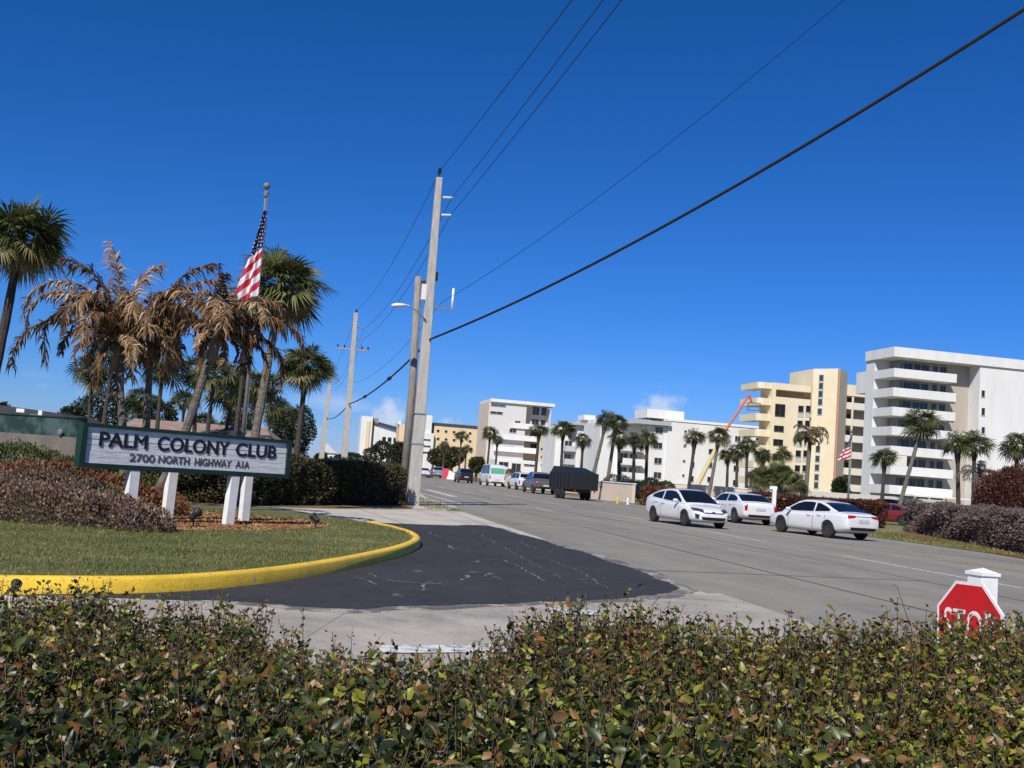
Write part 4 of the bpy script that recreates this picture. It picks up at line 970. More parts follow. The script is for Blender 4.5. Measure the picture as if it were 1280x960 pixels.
# ------------------------------------------------------------------ foreground hedge
def front_hedge():
    g = np.random.default_rng(77)
    xs = np.array([-6, -2.2, -1.72, -1.4, -1.05, -.85, -.66, -.5, -.32, -.15, 0, .12, .30, .6, .98, 1.35, 1.75, 2.3, 6])
    zs = np.array([1.05, 1.05, 1.06, 1.07, 1.04, 1.03, .98, .91, .885, .89, .97, 1.06, 1.14, 1.12, 1.13, 1.155, 1.20, 1.21, 1.19])
    FE = 3.9
    def top(x, y):
        back = np.interp(x*3.6/np.maximum(y, 1.6), xs, zs)
        near = 1.06+.03*np.sin(x*2.1+1)
        f = np.clip((y-2.5)/1.1, 0, 1)
        P_ = np.stack([x, y, 0*x], 1)
        return near*(1-f)+back*f+.045*lumpy(P_, 5, 2.6)+.03*lumpy(P_, 6, 7.0)
    # sprigs
    n = 19000
    x = g.uniform(-1, 1, n); y = 1.0+(FE-1.0)*g.uniform(0, 1, n)**.85
    hw = np.clip(1.3+y*.62, 0, 4.4); x = x*hw
    z = top(x, y)-np.abs(g.normal(0, .07, n))-np.clip((y-FE+.35)/.35, 0, 1)**2*.3*g.uniform(0, 1, n)
    # sparse patch in the dip
    dip = np.exp(-((x/y*3.6+.35)/.55)**2)*np.clip((y-2.4)/1.0, 0, 1)
    clump = lumpy(np.stack([x, y, z*0], 1), 15, 9.0)
    keep = (g.uniform(0, 1, n) > dip*.42) & (g.uniform(-1.3, .55, n) < clump+.35)
    z = z+.05*clump
    # the hedge's far face
    m_ = 3500; xf = g.uniform(-4, 4, m_); yf = FE+g.normal(0, .05, m_); zf = g.uniform(.1, 1, m_)*np.interp(xf, xs, zs)
    x = np.concatenate([x[keep], xf]); y = np.concatenate([y[keep], yf]); z = np.concatenate([z[keep], zf]); n = len(x)
    tall = g.uniform(0, 1, n) < .035
    sl_ = g.uniform(.09, .17, n)+tall*g.uniform(.02, .07, n)
    ax = nrm(np.stack([g.normal(0, .33, n), g.normal(0, .33, n), np.ones(n)], 1))
    base = np.stack([x, y, z-.09], 1)
    nl = 12
    C, D, L, W, T = [], [], [], [], []
    bt = .39+.15*lumpy(base, 9, 1.3)
    far = np.clip((y-1.8)/1.4, 0, 1)
    for k in range(nl):
        s = (k+.6)/nl
        ph_ = g.uniform(0, 6.28, n)
        p = base+ax*(sl_*s)[:, None]+g.normal(0, .008, (n, 3))
        d = np.stack([np.cos(ph_), np.sin(ph_), g.uniform(-.1, 1.1, n)], 1)
        keepk = ~(tall & (g.uniform(0, 1, n) < .35))
        Lk = (.018+.024*g.uniform(0, 1, n)**1.6)*(1-.30*s)*(1.22-.28*far)*np.where(tall, .8, 1)
        C.append(p[keepk]); D.append(d[keepk]); L.append(Lk[keepk]); W.append((Lk*g.uniform(.42, .6, n))[keepk])
        young = g.uniform(0, 1, n)
        t_ = bt+g.normal(0, .13, n)
        t_ = np.where(young < .13+.20*far, g.uniform(.68, .88, n), t_)       # brown, dry leaves
        t_ = np.where(young > .975-.03*far, g.uniform(.90, 1.0, n), t_)      # bleached
        t_ = np.where((young > .80) & (young < .84+.06*np.clip(x+.6, 0, 1)), g.uniform(.52, .66, n), t_)
        t_ = np.where(far*g.uniform(0, 1, n) > .62, np.clip(t_*.8+.10, 0, 1), t_)
        T.append(np.clip(t_, 0, 1)[keepk])
    C = np.concatenate(C); D = np.concatenate(D); L = np.concatenate(L); W = np.concatenate(W); T = np.concatenate(T)
    h = thing('hedge', 'wide leafy green and brown hedge filling the whole foreground', 'hedge', (0, 2.4, 0))
    off = np.array([0, 2.4, 0])
    leaves('foliage', C-off, D, L, W, T, L_hedge, h, rng=g, fold=.22)
    # twigs: thin 3-sided stems
    tips = base+ax*(sl_*1.0)[:, None]; b0 = base-ax*.10+np.stack([g.normal(0, .03, n), g.normal(0, .03, n), np.zeros(n)], 1)
    sx_ = np.array([[1, 0, 0], [-.5, .87, 0], [-.5, -.87, 0]])
    r0, r1 = .0028, .0012
    V = np.concatenate([b0[:, None]+sx_[None]*r0, tips[:, None]+sx_[None]*r1], 1).reshape(-1, 3)-off
    b = (np.arange(n)*6)[:, None, None]
    Fc = (b+np.array([[0, 1, 4, 3], [1, 2, 5, 4], [2, 0, 3, 5]])[None]).reshape(-1, 4)
    np_mesh('twigs', V, Fc, np.full(len(V), .5), mat('twig', (.16, .11, .075), .8, (.08, .055, .04), 20), h)
    # woody frame
    mb = MB(); rr_ = random.Random(4)
    for i in range(420):
        y0 = rr_.uniform(1.1, FE-.2); x0 = rr_.uniform(-1, 1)*(1.2+y0*.6); a = rr_.uniform(0, 6.28); zt = float(top(np.array([x0]), np.array([y0]))[0])-.08
        mb.tube([(x0, y0-2.4, 0), (x0+.05*cos(a), y0-2.4+.05*sin(a), zt*.45), (x0+.16*cos(a+1), y0-2.4+.16*sin(a+1), zt*.8), (x0+.25*cos(a+1), y0-2.4+.25*sin(a+1), zt)], [.013, .010, .006, .003], 5)
    mb.build('branches', mat('hedge_branch', (.11, .085, .065), .85, (.06, .045, .035), 12), h)
front_hedge()
sheet('hedge_bed', [(-6, .2), (7, .2), (6, 4.3), (-6, 4.3)], .016, M_soil)

# ------------------------------------------------------------------ buildings (local x = away from the road, local y = along it)
class Bd:
    def __init__(s, name, label, Y, px, py=600, cat='building', group=None):
        c = at(px, py, Y); s.u0, s.v0 = touv(c); s.Y = Y
        s.e = thing(name, label, cat, (c.x, c.y, 0), ROTZ, group)
    def f(s, px, py, dy=0.0):        # pixel on the front plane (shifted dy back) -> x, z
        v, z = on_u(px, py, s.u0+dy); return v-s.v0, z
    def sd(s, px, py, x=0.0):        # pixel on the side plane x -> y, z
        u, z = on_v(px, py, s.v0+x); return u-s.u0, z
    def box(s, nm, m, *bx, bevel=0):
        mb = MB()
        for b in bx: mb.box(*b)
        return mb.build(nm, m, s.e, bevel=bevel)
    def win(s, x0, x1, z0, z1, y=0.0, fr=.06, mull=1, frm=None, glass=None):
        """a window standing in the wall plane y: dark pane set in a frame with a sill"""
        if x0 > x1: x0, x1 = x1, x0
        if z0 > z1: z0, z1 = z1, z0
        mb = MB(); yy0, yy1 = y-.07, y+.03
        mb.box(x0-fr, x1+fr, yy0, yy1, z1, z1+fr).box(x0-fr, x1+fr, yy0-.05, yy1, z0-fr*1.3, z0).box(x0-fr, x0, yy0, yy1, z0, z1).box(x1, x1+fr, yy0, yy1, z0, z1)
        for k in range(mull): xm = x0+(x1-x0)*(k+1)/(mull+1); mb.box(xm-.03, xm+.03, yy0+.02, y-.02, z0, z1)
        w_ = mb.build('window', frm or M_frame, s.e)
        MB().box(x0, x1, y-.018, y+.02, z0, z1).build('pane', glass or M_glass, w_); return w_
    def winpx(s, a, b, c, d_, dy=0.0, **k):
        x0, z1 = s.f(a, b, dy); x1, z0 = s.f(c, d_, dy); s.win(x0, x1, z0, z1, dy, **k)

# --- white block with wrap-round balconies (right)
b = Bd('apartment_building', 'white apartment block at the right edge with wide wrap round balconies and a tan wall', 145, 1119, 434)
xe, _ = b.f(1195, 500); xt, _ = b.f(1224, 500); xend, _ = b.f(1420, 500)
ys, _ = b.sd(1082.5, 470); yp, _ = b.sd(1093.5, 455); print('A side', ys, yp)
_, ztop = b.f(1119, 433.5); _, zf = b.f(1119, 445.7); pit = 2.73
zp = [b.f(1119, 460)[1]-pit*k for k in range(7)]; ph_ = 1.22
W2 = 2.4; WH = ys+.3
b.box('core_wall', mat('shaded_grey_gallery_stucco', (.29, .285, .27), .85), (W2, xe, W2, WH, 0, zf-.02))  # grey stucco, its colour darkened further to deepen the recess shade
b.box('tan_wall', M_tan, (xe, xt, 2.45, WH-.5, 0, zf-.03))
b.box('end_wall', M_white, (xt, xend, .02, WH, 0, zf-.01))
b.box('corner_pier', M_white, (-.02, W2+.3, yp, ys, 0, zf-.01))
b.box('rear_wall', M_white, (W2+.3, xe, ys-1.5, ys-.01, 0, zf-.04))
b.box('roof', M_white, (-.25, xend+.1, -.25, ys, zf, ztop)) 
mb = MB(); b.box('penthouse', M_white, (.3, 3.0, ys+.01, ys+3.2, ztop-6, ztop-2.8))
for k, z in enumerate(zp):
    mb = MB(); T_ = .16
    mb.box(0, xe, 0, T_, z-ph_, z); mb.box(0, T_, T_+.002, yp-.002, z-ph_, z); mb.box(xe-T_, xe, T_+.002, 2.39, z-ph_, z)
    mb.box(T_+.002, xe-T_-.002, T_+.002, W2-.002, z-ph_, z-ph_+.2); mb.box(T_+.002, W2-.002, W2, yp-.002, z-ph_, z-ph_+.2)
    mb.build('balcony', M_white, b.e)
gw = random.Random(9)
M_gl2 = mat('balcony_door_glass', (.05, .055, .06), .12, (.03, .034, .038), 2)
for k in range(8):
    zb0 = (zp[k]-ph_+.21) if k < 7 else .1
    z1_ = zb0+2.15
    for (fx0, fx1) in ((.15, .27), (.30, .43), (.46, .56), (.59, .70), (.78, .84), (.90, .985)):
        if k == 7 and fx0 > .3: continue
        x0, x1 = fx0*xe+gw.uniform(-.1, .1), fx1*xe
        b.win(max(x0, W2+.1), x1, zb0+(.9 if gw.random() < .35 else .0), z1_, W2, mull=1, frm=mat('aluminium_frame', (.16, .16, .16), .5), glass=M_gl2 if gw.random() < .5 else M_glass)
x0, z0_ = b.f(1097, 578); 
# enclosed cream shutters on one balcony
b.box('shutter', mat('cream_shutter', (.74, .70, .58), .7), (.05, xe*.26, .03, .12, zp[5]+.02, zp[5]+1.45), (.05, .12, .13, yp-.3, zp[5]+.02, zp[5]+1.45))
for (py0, py1) in ((488, 496), (510, 519), (534, 542), (558, 566)): b.winpx(1227, py0, 1230.5, py1, dy=.02, mull=0)
b.box('canopy', M_white, (xe*.18, xe+3, -3.2, -.02, 2.55, 2.8))
mb = MB()
for k in range(9): mb.box(xe*.2+k*2.2, xe*.2+k*2.2+.2, -3.1, -2.9, 0, 2.549)
mb.build('canopy_post', M_white, b.e)

# --- yellow building
b = Bd('apartment_building', 'pale yellow apartment block with a tall stair tower, second building from the right', 172, 966, 480)
X = lambda px: b.f(px, 490)[0]; Z = lambda py, px=1000: b.f(px, py)[1]
zt = Z(478, 966); D_ = 4.5
xl, xm, x2, x3, x4, x5 = 0, X(1003), X(1017), X(1048), X(1062), X(1096)
pit = 2.70
b.box('wall', M_cream, (0, X(970), 0, D_, 0, zt), (X(1013.5), x2, 2.5, D_, 0, zt-.4))
# top loggia band: solid below and above, open between
zb0, zb1 = b.f(990, 497.5)[1], b.f(990, 488.5)[1]
b.box('front_wall', M_cream, (X(970)+.002, X(1013.5)-.002, 0, .5, 0, zb0))
b.box('parapet', M_cream, (X(970)+.002, X(1013.5)-.002, 0, D_, zb1, zt))
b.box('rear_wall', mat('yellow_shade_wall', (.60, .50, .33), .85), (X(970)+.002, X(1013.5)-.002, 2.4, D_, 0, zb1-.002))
for k in range(7):
    z = zt-.05-2.62*k
    mb = MB(); n_ = 12; pts_ = [(0, .3)]+[(-2.3+.9*(1-sin(a)), 1.2-0.9*cos(a)) for a in [pi/2*i/6 for i in range(7)]]+[(-2.3, 7.5), (0, 7.5)]
    mb.prism(pts_[::-1], z-(1.15 if k else 1.0), z); mb.build('balcony', M_cream if k else M_cream, b.e)
for (a, c_, d0, d1, mu_) in ((969.5, 980.5, 505, 520.5, 1), (968, 979, 532, 539.5, 1), (967, 978, 549, 557, 1), (966.5, 977, 567, 575, 1), (966, 976.5, 585, 593, 1)):
    b.winpx(a, d0, c_, d1, mull=mu_, frm=mat('bronze_frame', (.12, .08, .05), .6))
for k in range(6):
    y0 = 507+k*18.6; sh = -k*1.1
    for (a, c_) in ((998+sh, 1004+sh), (1007.5+sh, 1013+sh)):
        b.winpx(a, y0, c_, y0+8.5, mull=0); 
        x0, z1_ = b.f(a, y0+10); x1, z0_ = b.f(c_, y0+15)
        b.box('spandrel', M_frame, (x0-.1, x1+.1, -.04, .02, z0_, z1_))
# tower: two faces meeting at a front edge
zt2 = Z(462.5, 1036); xa = X(1036)
mb = MB(); mb.prism([(x2, .4), (xa, -3.2), (x3, -1.4), (x4, .8), (x4, 9), (x2, 9)], 0, zt2); mb.build('tower', M_cream, b.e)
b.box('downpipe', M_pink, (xa-.16, xa+.16, -3.35, -3.1, 0, zt2-.05))
# tower window column on the left facet
dv = Vector((xa-x2, -3.6, 0)); an = math.atan2(dv.y, dv.x)
for k, py in enumerate((473, 483, 493, 503, 515, 543, 562, 574, 585, 597, 607)):
    zc_ = b.f(1024, py)[1]; o_ = Vector((x2, .4, 0))+dv*.25
    Mx = Matrix.Translation((o_.x, o_.y, zc_)) @ Matrix.Rotation(an, 4, 'Z')
    mb = MB(); mb.box(-.1, .8, -.07, .03, -.62, -.5, M=Mx).box(-.1, .8, -.07, .03, .5, .62, M=Mx).box(-.1, 0, -.07, .03, -.5, .5, M=Mx).box(.7, .8, -.07, .03, -.5, .5, M=Mx)
    w_ = mb.build('window', M_frame, b.e); MB().box(0, .7, -.03, .02, -.5, .5, M=Mx).build('pane', mat('stair_glass', (.05, .06, .06), .2), w_)
x0, z1_ = b.f(1051, 472); x1, z0_ = b.f(1061, 479)
# right wing: slabs, back wall, open galleries
zr = Z(480, 1060)
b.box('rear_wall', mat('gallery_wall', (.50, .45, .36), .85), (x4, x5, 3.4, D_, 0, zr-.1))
b.box('roof', M_cream, (x4+.002, x5, .6, D_, zr-1.9, zr))
M_gal = mat('gallery_parapet', (.74, .70, .62), .85)
for k in range(7):
    z = b.f(1070, 503+k*20.6)[1]
    b.box('gallery', M_gal, (x4+.002, x5, .9, 1.05, z-1.15, z), (x4+.002, x5, 1.052, 3.39, z-1.15, z-.97))
    xw = x4+(x5-x4)*.12
    b.win(xw, xw+2.0, z-.9, z+1.0, 3.4, mull=1); b.win(xw+4.2, xw+7.6, z-.9, z+1.0, 3.4, mull=1)
b.box('column', M_cream, (X(1068.5), X(1070.5), .7, .89, 0, zr-1.91))

# --- long white building
b = Bd('apartment_building', 'long white four storey apartment building behind the boom lift', 190, 835.5, 528)
X = lambda px: b.f(px, 535)[0]; Z = lambda py, px=835: b.f(px, py)[1]
zt = Z(526); xr = X(990); xl = X(786)
b.box('wall', M_white, (0, xr, 0, 16, 0, zt))
b.box('parapet', M_whitepaint, (-.1, xr+.1, -.15, 16.1, zt, zt+.45))
b.box('rooftop_block', M_white, (X(812), X(859), 2, 9, zt+.45, b.f(835, 512)[1]))
x0 = X(782)
b.box('left_wing', M_white, (X(812), -.002, 2.5, 16, 0, zt-1.0), (xl-4, X(812), 4.5, 16, 0, zt-1.0), (X(814), -.002, .3, 2.49, 0, zt-1.05))
mb = MB(); mb.prism([(X(780), 4.0), (X(795), -.8), (.3, -.8), (.3, 3), (.3, 15), (X(780), 15)], zt-1.0+.02, zt-.25); mb.build('roof', mat('grey_roof_edge', (.42, .42, .42), .8), b.e)
for k in range(4):
    z = b.f(797, 556+k*17.6)[1]
    b.box('balcony', M_white, (X(783), X(811), .9, 1.05, z-1.2, z), (X(783), X(811), 1.052, 4.4, z-1.2, z-1.0))
    b.win(X(786), X(796), z-.95, z+.95, 4.5, mull=1); b.win(X(799), X(808), z-.95, z+.95, 4.5, mull=1)
for (a, ys_) in (((819.5, 828), (534, 553, 572, 590)),):
    for k, y0 in enumerate(ys_): b.winpx(a[0]-k*.7, y0, a[1]-k*.7, y0+8, dy=.3, mull=1)
for k, y0 in enumerate((538, 556, 575, 593)): b.winpx(855.5-k*.9, y0, 858-k*.9, y0+2.5, mull=0)
for k, y0 in enumerate((559, 577, 595)): b.winpx(865-k, y0, 868.5-k, y0+7, mull=0)
for k, y0 in enumerate((544, 561, 578, 596)): b.winpx(887-k*.9, y0, 891.5-k*.9, y0+6.5, mull=0)
for k, y0 in enumerate((545, 563, 582, 600)): b.winpx(919-k*.9, y0, 925-k*.9, y0+7, mull=1)
for k, y0 in enumerate((547, 565, 584, 602)): b.winpx(945-k*.9, y0, 950-k*.9, y0+4, mull=0)

# --- white building left of it
b = Bd('apartment_building', 'white four storey building between the beige block and the long white building', 205, 742, 530)
X = lambda px: b.f(px, 540)[0]
zt = b.f(742, 524)[1]
b.box('wall', M_white, (0, X(790), 0, 14, 0, zt), (X(724), -.002, 1.2, 14, 0, zt-1.4), (X(700), X(724)-.002, 3.2, 14, 0, zt-1.6))
b.box('roof', mat('grey_roof_edge', (.42, .42, .42), .8), (X(708), -.005, .2, 14, zt-1.38, zt-.9))
b.box('rooftop_block', M_white, (X(736), X(750), 4, 9, zt+.002, zt+1.0))
for k in range(4):
    y0 = 541+k*16.5
    b.winpx(731.5-k*.8, y0, 737.5-k*.8, y0+6.5, dy=1.2, mull=0)
    z = b.f(712, 557+k*16.5)[1]
    b.box('balcony', mat('grey_balcony', (.5, .5, .5), .8), (X(710), X(724)-.01, 1.3, 1.42, z-1.1, z), (X(710), X(724)-.01, 1.43, 3.18, z-1.1, z-.95))
    b.win(X(712), X(721), z-.8, z+1.0, 3.2, mull=1)
    if k > 1: b.winpx(766-k*.8, y0+3, 770-k*.8, y0+9, mull=0)

# --- beige block
b = Bd('apartment_building', 'beige and white six storey block with recessed balconies, behind the white van', 230, 613, 505)
X = lambda px: b.f(px, 515)[0]; Z = lambda py, px=614: b.f(px, py)[1]
zt = Z(502, 614); ysd, _ = b.sd(598, 540)
xr = X(689); ysd = min(abs(ysd), 20)
b.box('wall', mat('pale_grey_stucco', (.66, .64, .60), .85), (0, X(658), 0, ysd, 0, zt), (X(688), xr, 0, ysd, 0, zt-.5))
b.box('side_wall', M_beige, (-.25, -.002, .02, ysd, 0, zt+.01))
b.box('roof', M_white, (-.1, xr+.6, -.5, ysd, zt+.002, zt+.7))
b.box('rear_wall', M_beige, (X(658)+.002, X(688)-.002, 2.6, ysd, 0, zt-.002))
for k, py in enumerate((531, 546, 561, 577)):
    z = b.f(673, py)[1]
    b.box('balcony', M_white, (X(619+(0 if k else 20)), xr, -.95 if k else -.4, -.6 if k else -.25, z-1.2, z), (X(659), X(687.5), -.59, 2.58, z-1.2, z-1.0))
for (a, b0, c_, d0) in ((614, 505, 632, 508.5), (613, 514, 628, 518), (644, 526, 650, 530.5), (629, 557, 642, 565), (637, 536, 645, 541), (622, 576, 634, 581), (636, 577, 650, 592)):
    b.winpx(a, b0, c_, d0, mull=1)
for k, py in enumerate((515, 531, 547, 562)):
    z0_, z1_ = b.f(673, py+3)[1], b.f(673, py-7)[1]
    b.win(X(669), X(677), z0_, z1_, 2.6, mull=1); b.win(X(680), X(686), z0_, z1_, 2.6, mull=0)
b.box('annex', M_beige, (X(674), X(701), -8, -.96, 0, b.f(690, 546)[1]))
b.box('annex_wing', M_white, (X(616), X(673.5), -7, -.97, 0, b.f(640, 570)[1]-1))
b.winpx(624, 577, 635, 583, dy=-7, mull=1); b.winpx(640, 579, 650, 592, dy=-7, mull=1); b.winpx(655, 580, 668, 583, dy=-7, mull=1)
for k in range(3): b.winpx(676, 560+k*10, 680, 563+k*10, dy=-8, mull=0)

# --- far buildings
b = Bd('apartment_building', 'long peach building right of the concrete pole in the distance', 320, 543)
X = lambda px: b.f(px, 560)[0]
zt = b.f(543, 531)[1]
b.box('wall', M_peach, (X(541), X(604), 0, 14, 0, zt)); b.box('roof', M_roofdk, (X(540), X(605), -.3, 14.3, zt+.002, zt+.7))
b.box('white_wing', M_white, (X(520), X(540.5), -1.5, 12, 0, b.f(530, 541)[1])); b.box('stair_tower', M_white, (X(530), X(537), -1.0, 6, b.f(530, 541)[1]+.01, b.f(533, 519)[1]))
for k in range(3): b.winpx(522, 548+k*8, 538, 551+k*8, dy=-1.5, mull=2)
for j in range(5):
    for k in range(3): b.winpx(546+j*10, 537+k*10+j*.8, 549+j*10, 540+k*10+j*.8, mull=0)
b = Bd('apartment_building', 'small pink block partly hidden behind the wooden pole', 340, 500)
b.box('wall', M_peach, (b.f(497, 560)[0], b.f(512, 560)[0], 0, 10, 0, b.f(500, 530)[1])); b.box('awning', mat('red_awning', (.45, .07, .04), .8), (b.f(493, 560)[0], b.f(503, 560)[0], -1.5, -.01, b.f(498, 559)[1], b.f(498, 556)[1]))
b.box('rooftop_block', M_white, (b.f(495, 560)[0], b.f(499, 560)[0], 1, 4, b.f(500, 530)[1], b.f(500, 526)[1]))
b = Bd('apartment_building', 'narrow cream tower block with a lower wing in the far distance', 380, 451)
X = lambda px: b.f(px, 560)[0]
b.box('tower', M_white, (X(449), X(463), 0, 12, 0, b.f(456, 520)[1])); b.box('tower_side', mat('brown_grey_wall', (.3, .27, .24), .9), (X(463)+.01, X(471), 2, 12, 0, b.f(466, 522)[1]))
b.box('panel', M_peach, (X(455.5), X(460), -.3, -.02, b.f(457, 568)[1], b.f(457, 526)[1]))
mb = MB(); z1_, z2_ = b.f(468, 531)[1], b.f(497, 541)[1]
mb.raw([(X(466), -.5, 0), (X(498), -.5, 0), (X(498), -.5, z2_), (X(466), -.5, z1_), (X(466), 1.99, 0), (X(498), 1.99, 0), (X(498), 1.99, z2_), (X(466), 1.99, z1_)], [(0, 1, 2, 3), (7, 6, 5, 4), (0, 4, 5, 1), (1, 5, 6, 2), (2, 6, 7, 3), (3, 7, 4, 0)]); mb.build('wing', M_white, b.e)
mb = MB(); mb.raw([(X(465), -1, z1_+.1), (X(498.5), -1, z2_+.1), (X(498.5), 12, z2_+2), (X(467), 12, z1_+1.5), (X(465), -1, z1_+.6), (X(498.5), -1, z2_+.6), (X(498.5), 12, z2_+2.5), (X(467), 12, z1_+2)], [(0, 3, 2, 1), (4, 5, 6, 7), (0, 1, 5, 4), (1, 2, 6, 5), (2, 3, 7, 6), (3, 0, 4, 7)]); mb.build('roof', M_roofdk, b.e)
for k in range(3): b.winpx(478+k*7, 546+k*.6, 482+k*7, 552+k*.6, dy=-.5, mull=0)
b = Bd('house', 'small white gabled house between the two far utility poles', 330, 408)
X = lambda px: b.f(px, 570)[0]
b.box('wall', M_white, (X(403), X(420), 0, 10, 0, b.f(410, 566)[1]))
z_ = b.f(410, 566)[1]; xa_, xb_ = X(401), X(421)
mb = MB(); xm_ = X(407); mb.raw([(xa_, -.5, z_), (xb_, -.5, z_), (xm_, -.5, z_+3), (xa_, 10.5, z_), (xb_, 10.5, z_), (xm_, 10.5, z_+3)], [(0, 1, 2), (5, 4, 3), (0, 2, 5, 3), (1, 4, 5, 2), (0, 3, 4, 1)]); mb.build('roof', mat('pale_roof', (.6, .6, .6), .8), b.e)
b.winpx(412, 570, 415, 575, mull=0)

# --- left side: brown roofed house, dark house, wall with teal strip
c0, c1 = at(112, 522, 62), at(335, 536, 62)
t = thing('house', 'low house with a long brown shingle roof behind the dead palms', 'house', (c0.x, 62, 0))
L_ = c1.x-c0.x; zr = at(150, 519, 62).z; ze = zr-1.7
MB().box(1, L_, .5, 9, 0, ze).build('wall', M_beige, t)
mb = MB(); mb.raw([(-.5, 0, ze-.15), (L_+.8, 0, ze-.15), (L_-1.2, 4.8, zr), (1.0, 4.8, zr), (-.5, 9.6, ze-.15), (L_+.8, 9.6, ze-.15), (-.5, 0, ze-.3), (L_+.8, 0, ze-.3), (L_+.8, 9.6, ze-.3), (-.5, 9.6, ze-.3)],
   [(0, 1, 2, 3), (1, 5, 2), (5, 4, 3, 2), (4, 0, 3), (0, 6, 7, 1), (1, 7, 8, 5), (5, 8, 9, 4), (4, 9, 6, 0), (6, 9, 8, 7)]); mb.build('roof', M_shingle, t)
for k in range(3):
    f_ = MB().box(2+k*3.2, 3.4+k*3.2, .4, .49, 1.0, 2.1).build('window', M_frame, t); MB().box(2.1+k*3.2, 3.3+k*3.2, .37, .399, 1.1, 2.0).build('pane', M_glass, f_)
c0, c1 = at(-60, 505, 52), at(82, 522, 52)
t = thing('house', 'low dark flat roofed house with white trim at the left edge', 'house', (c0.x, 52, 0)); L_ = c1.x-c0.x; zt = at(30, 508, 52).z
MB().box(0, L_-.3, .6, 8, 0, zt-.5).build('wall', mat('dark_brown_wall', (.055, .045, .04), .9), t)
mb = MB(); mb.raw([(-.5, 0, zt-.9), (L_, 0, zt-1.0), (L_, 9, zt-1.0), (-.5, 9, zt-.9), (-.5, 3, zt+.15), (L_-1.5, 3, zt-.15), (L_-1.5, 7, zt-.15), (-.5, 7, zt+.15)], [(3, 2, 1, 0), (4, 5, 6, 7), (0, 1, 5, 4), (1, 2, 6, 5), (2, 3, 7, 6), (3, 0, 4, 7)]); mb.build('roof', mat('charcoal_roof', (.045, .042, .045), .9, (.03, .028, .03), 3), t)
for px0, px1, py, hh in ((21, 31, 510.5, .16), (38, 49, 518, .12), (49, 54, 513, .45)):
    q0, q1_ = at(px0, py, 51.9), at(px1, py, 51.9)
    MB().box(q0.x-c0.x, q1_.x-c0.x, -.14 if hh < .3 else -.2, -.02, q0.z-hh-.02, q0.z).build('trim', M_white, t)
# boundary wall with teal mesh strip on top
p0, p1 = at(-140, 540, 44), at(100, 560, 38)
d = Vector((p1.x-p0.x, p1.y-p0.y, 0)); L_ = d.length
t = thing('boundary_wall', 'low grey boundary wall with a dark teal mesh strip along its top, at the left edge', 'wall', (p0.x, p0.y, 0), math.atan2(d.y, d.x))
zw = at(40, 543, 41).z; zs = at(40, 521, 41).z
MB().box(0, L_, 0, .2, 0, zw).build('wall', mat('grey_block_wall', (.17, .145, .12), .9, (.12, .105, .09), 1.5), t)
MB().box(0, L_, .07, .11, zw+.002, zs).build('mesh_strip', mat('teal_mesh', (.045, .085, .085), .8, (.008, .024, .022), .8, lo=.45, hi=.6), t)
mb = MB(); mb.box(-.02, L_+.02, .03, .15, zs+.002, zs+.05)
for k in range(9): mb.box(k*L_/8-.03, k*L_/8+.03, .115, .17, zw+.002, zs)
mb.build('rail', M_green, t)
mb = MB(); mb.lathe([(.01, -.05), (.10, -.04), (.13, 0), (.10, .04), (.01, .05)], 12, Matrix.Translation((L_-1.1, -.08, zw+.15)) @ Matrix.Rotation(pi/2, 4, 'X')); mb.build('wall_lamp', M_fpole, t)
# white fence/cream wall pieces across the road
def wall_seg(label, px0, px1, Y0, Y1, h, m, th=.25, base=.02, cap=True):
    a, c_ = at(px0, 620, Y0), at(px1, 620, Y1); d = Vector((c_.x-a.x, c_.y-a.y, 0))
    t = thing('garden_wall', label, 'wall', (a.x, a.y, 0), math.atan2(d.y, d.x))
    MB().box(0, d.length, 0, th, 0, h).build('wall', m, t)
    if cap: MB().box(-.05, d.length+.05, -.05, th+.05, h+.002, h+.09).build('coping', M_white, t)
wall_seg('low cream wall beside the road behind the crossed palms', 738, 790, 88, 80, 1.45, M_beige)
wall_seg('long low cream wall before the long white building', 785, 960, 100, 92, 1.75, M_beige)
h0, h1 = G(1128, 664)+RN*3.2, G(1420, 722)+RN*3.2
t = thing('garden_wall', 'thin white wall just behind and above the grey purple hedge', 'wall', (h0.x, h0.y, 0), math.atan2(h1.y-h0.y, h1.x-h0.x))
MB().box(.5, (h1-h0).length, 0, .2, 0, 1.68).build('wall', M_white, t)
wall_seg('low white wall behind the white van', 598, 730, 128, 108, 1.2, M_beige)

# carport: long white roof on posts
a, c_ = at(945, 611, 98), at(1128, 625, 84); d = Vector((c_.x-a.x, c_.y-a.y, 0)); L_ = d.length; zc_ = at(1040, 620.5, 91).z
t = thing('carport', 'long low white carport roof on posts before the two right buildings', 'carport', (a.x, a.y, 0), math.atan2(d.y, d.x))
MB().box(0, L_, 0, 5.5, zc_-.15, zc_+.35).build('roof', mat('pale_carport_roof', (.70, .66, .58), .8), t)
for k in range(9): MB().box(.4+k*(L_-.8)/8-.1, .4+k*(L_-.8)/8+.1, .3, .5, 0, zc_-.152).build('post', M_white, t)
MB().box(0, L_, 5.2, 5.4, 0, zc_-.152).build('rear_wall', M_tan, t)
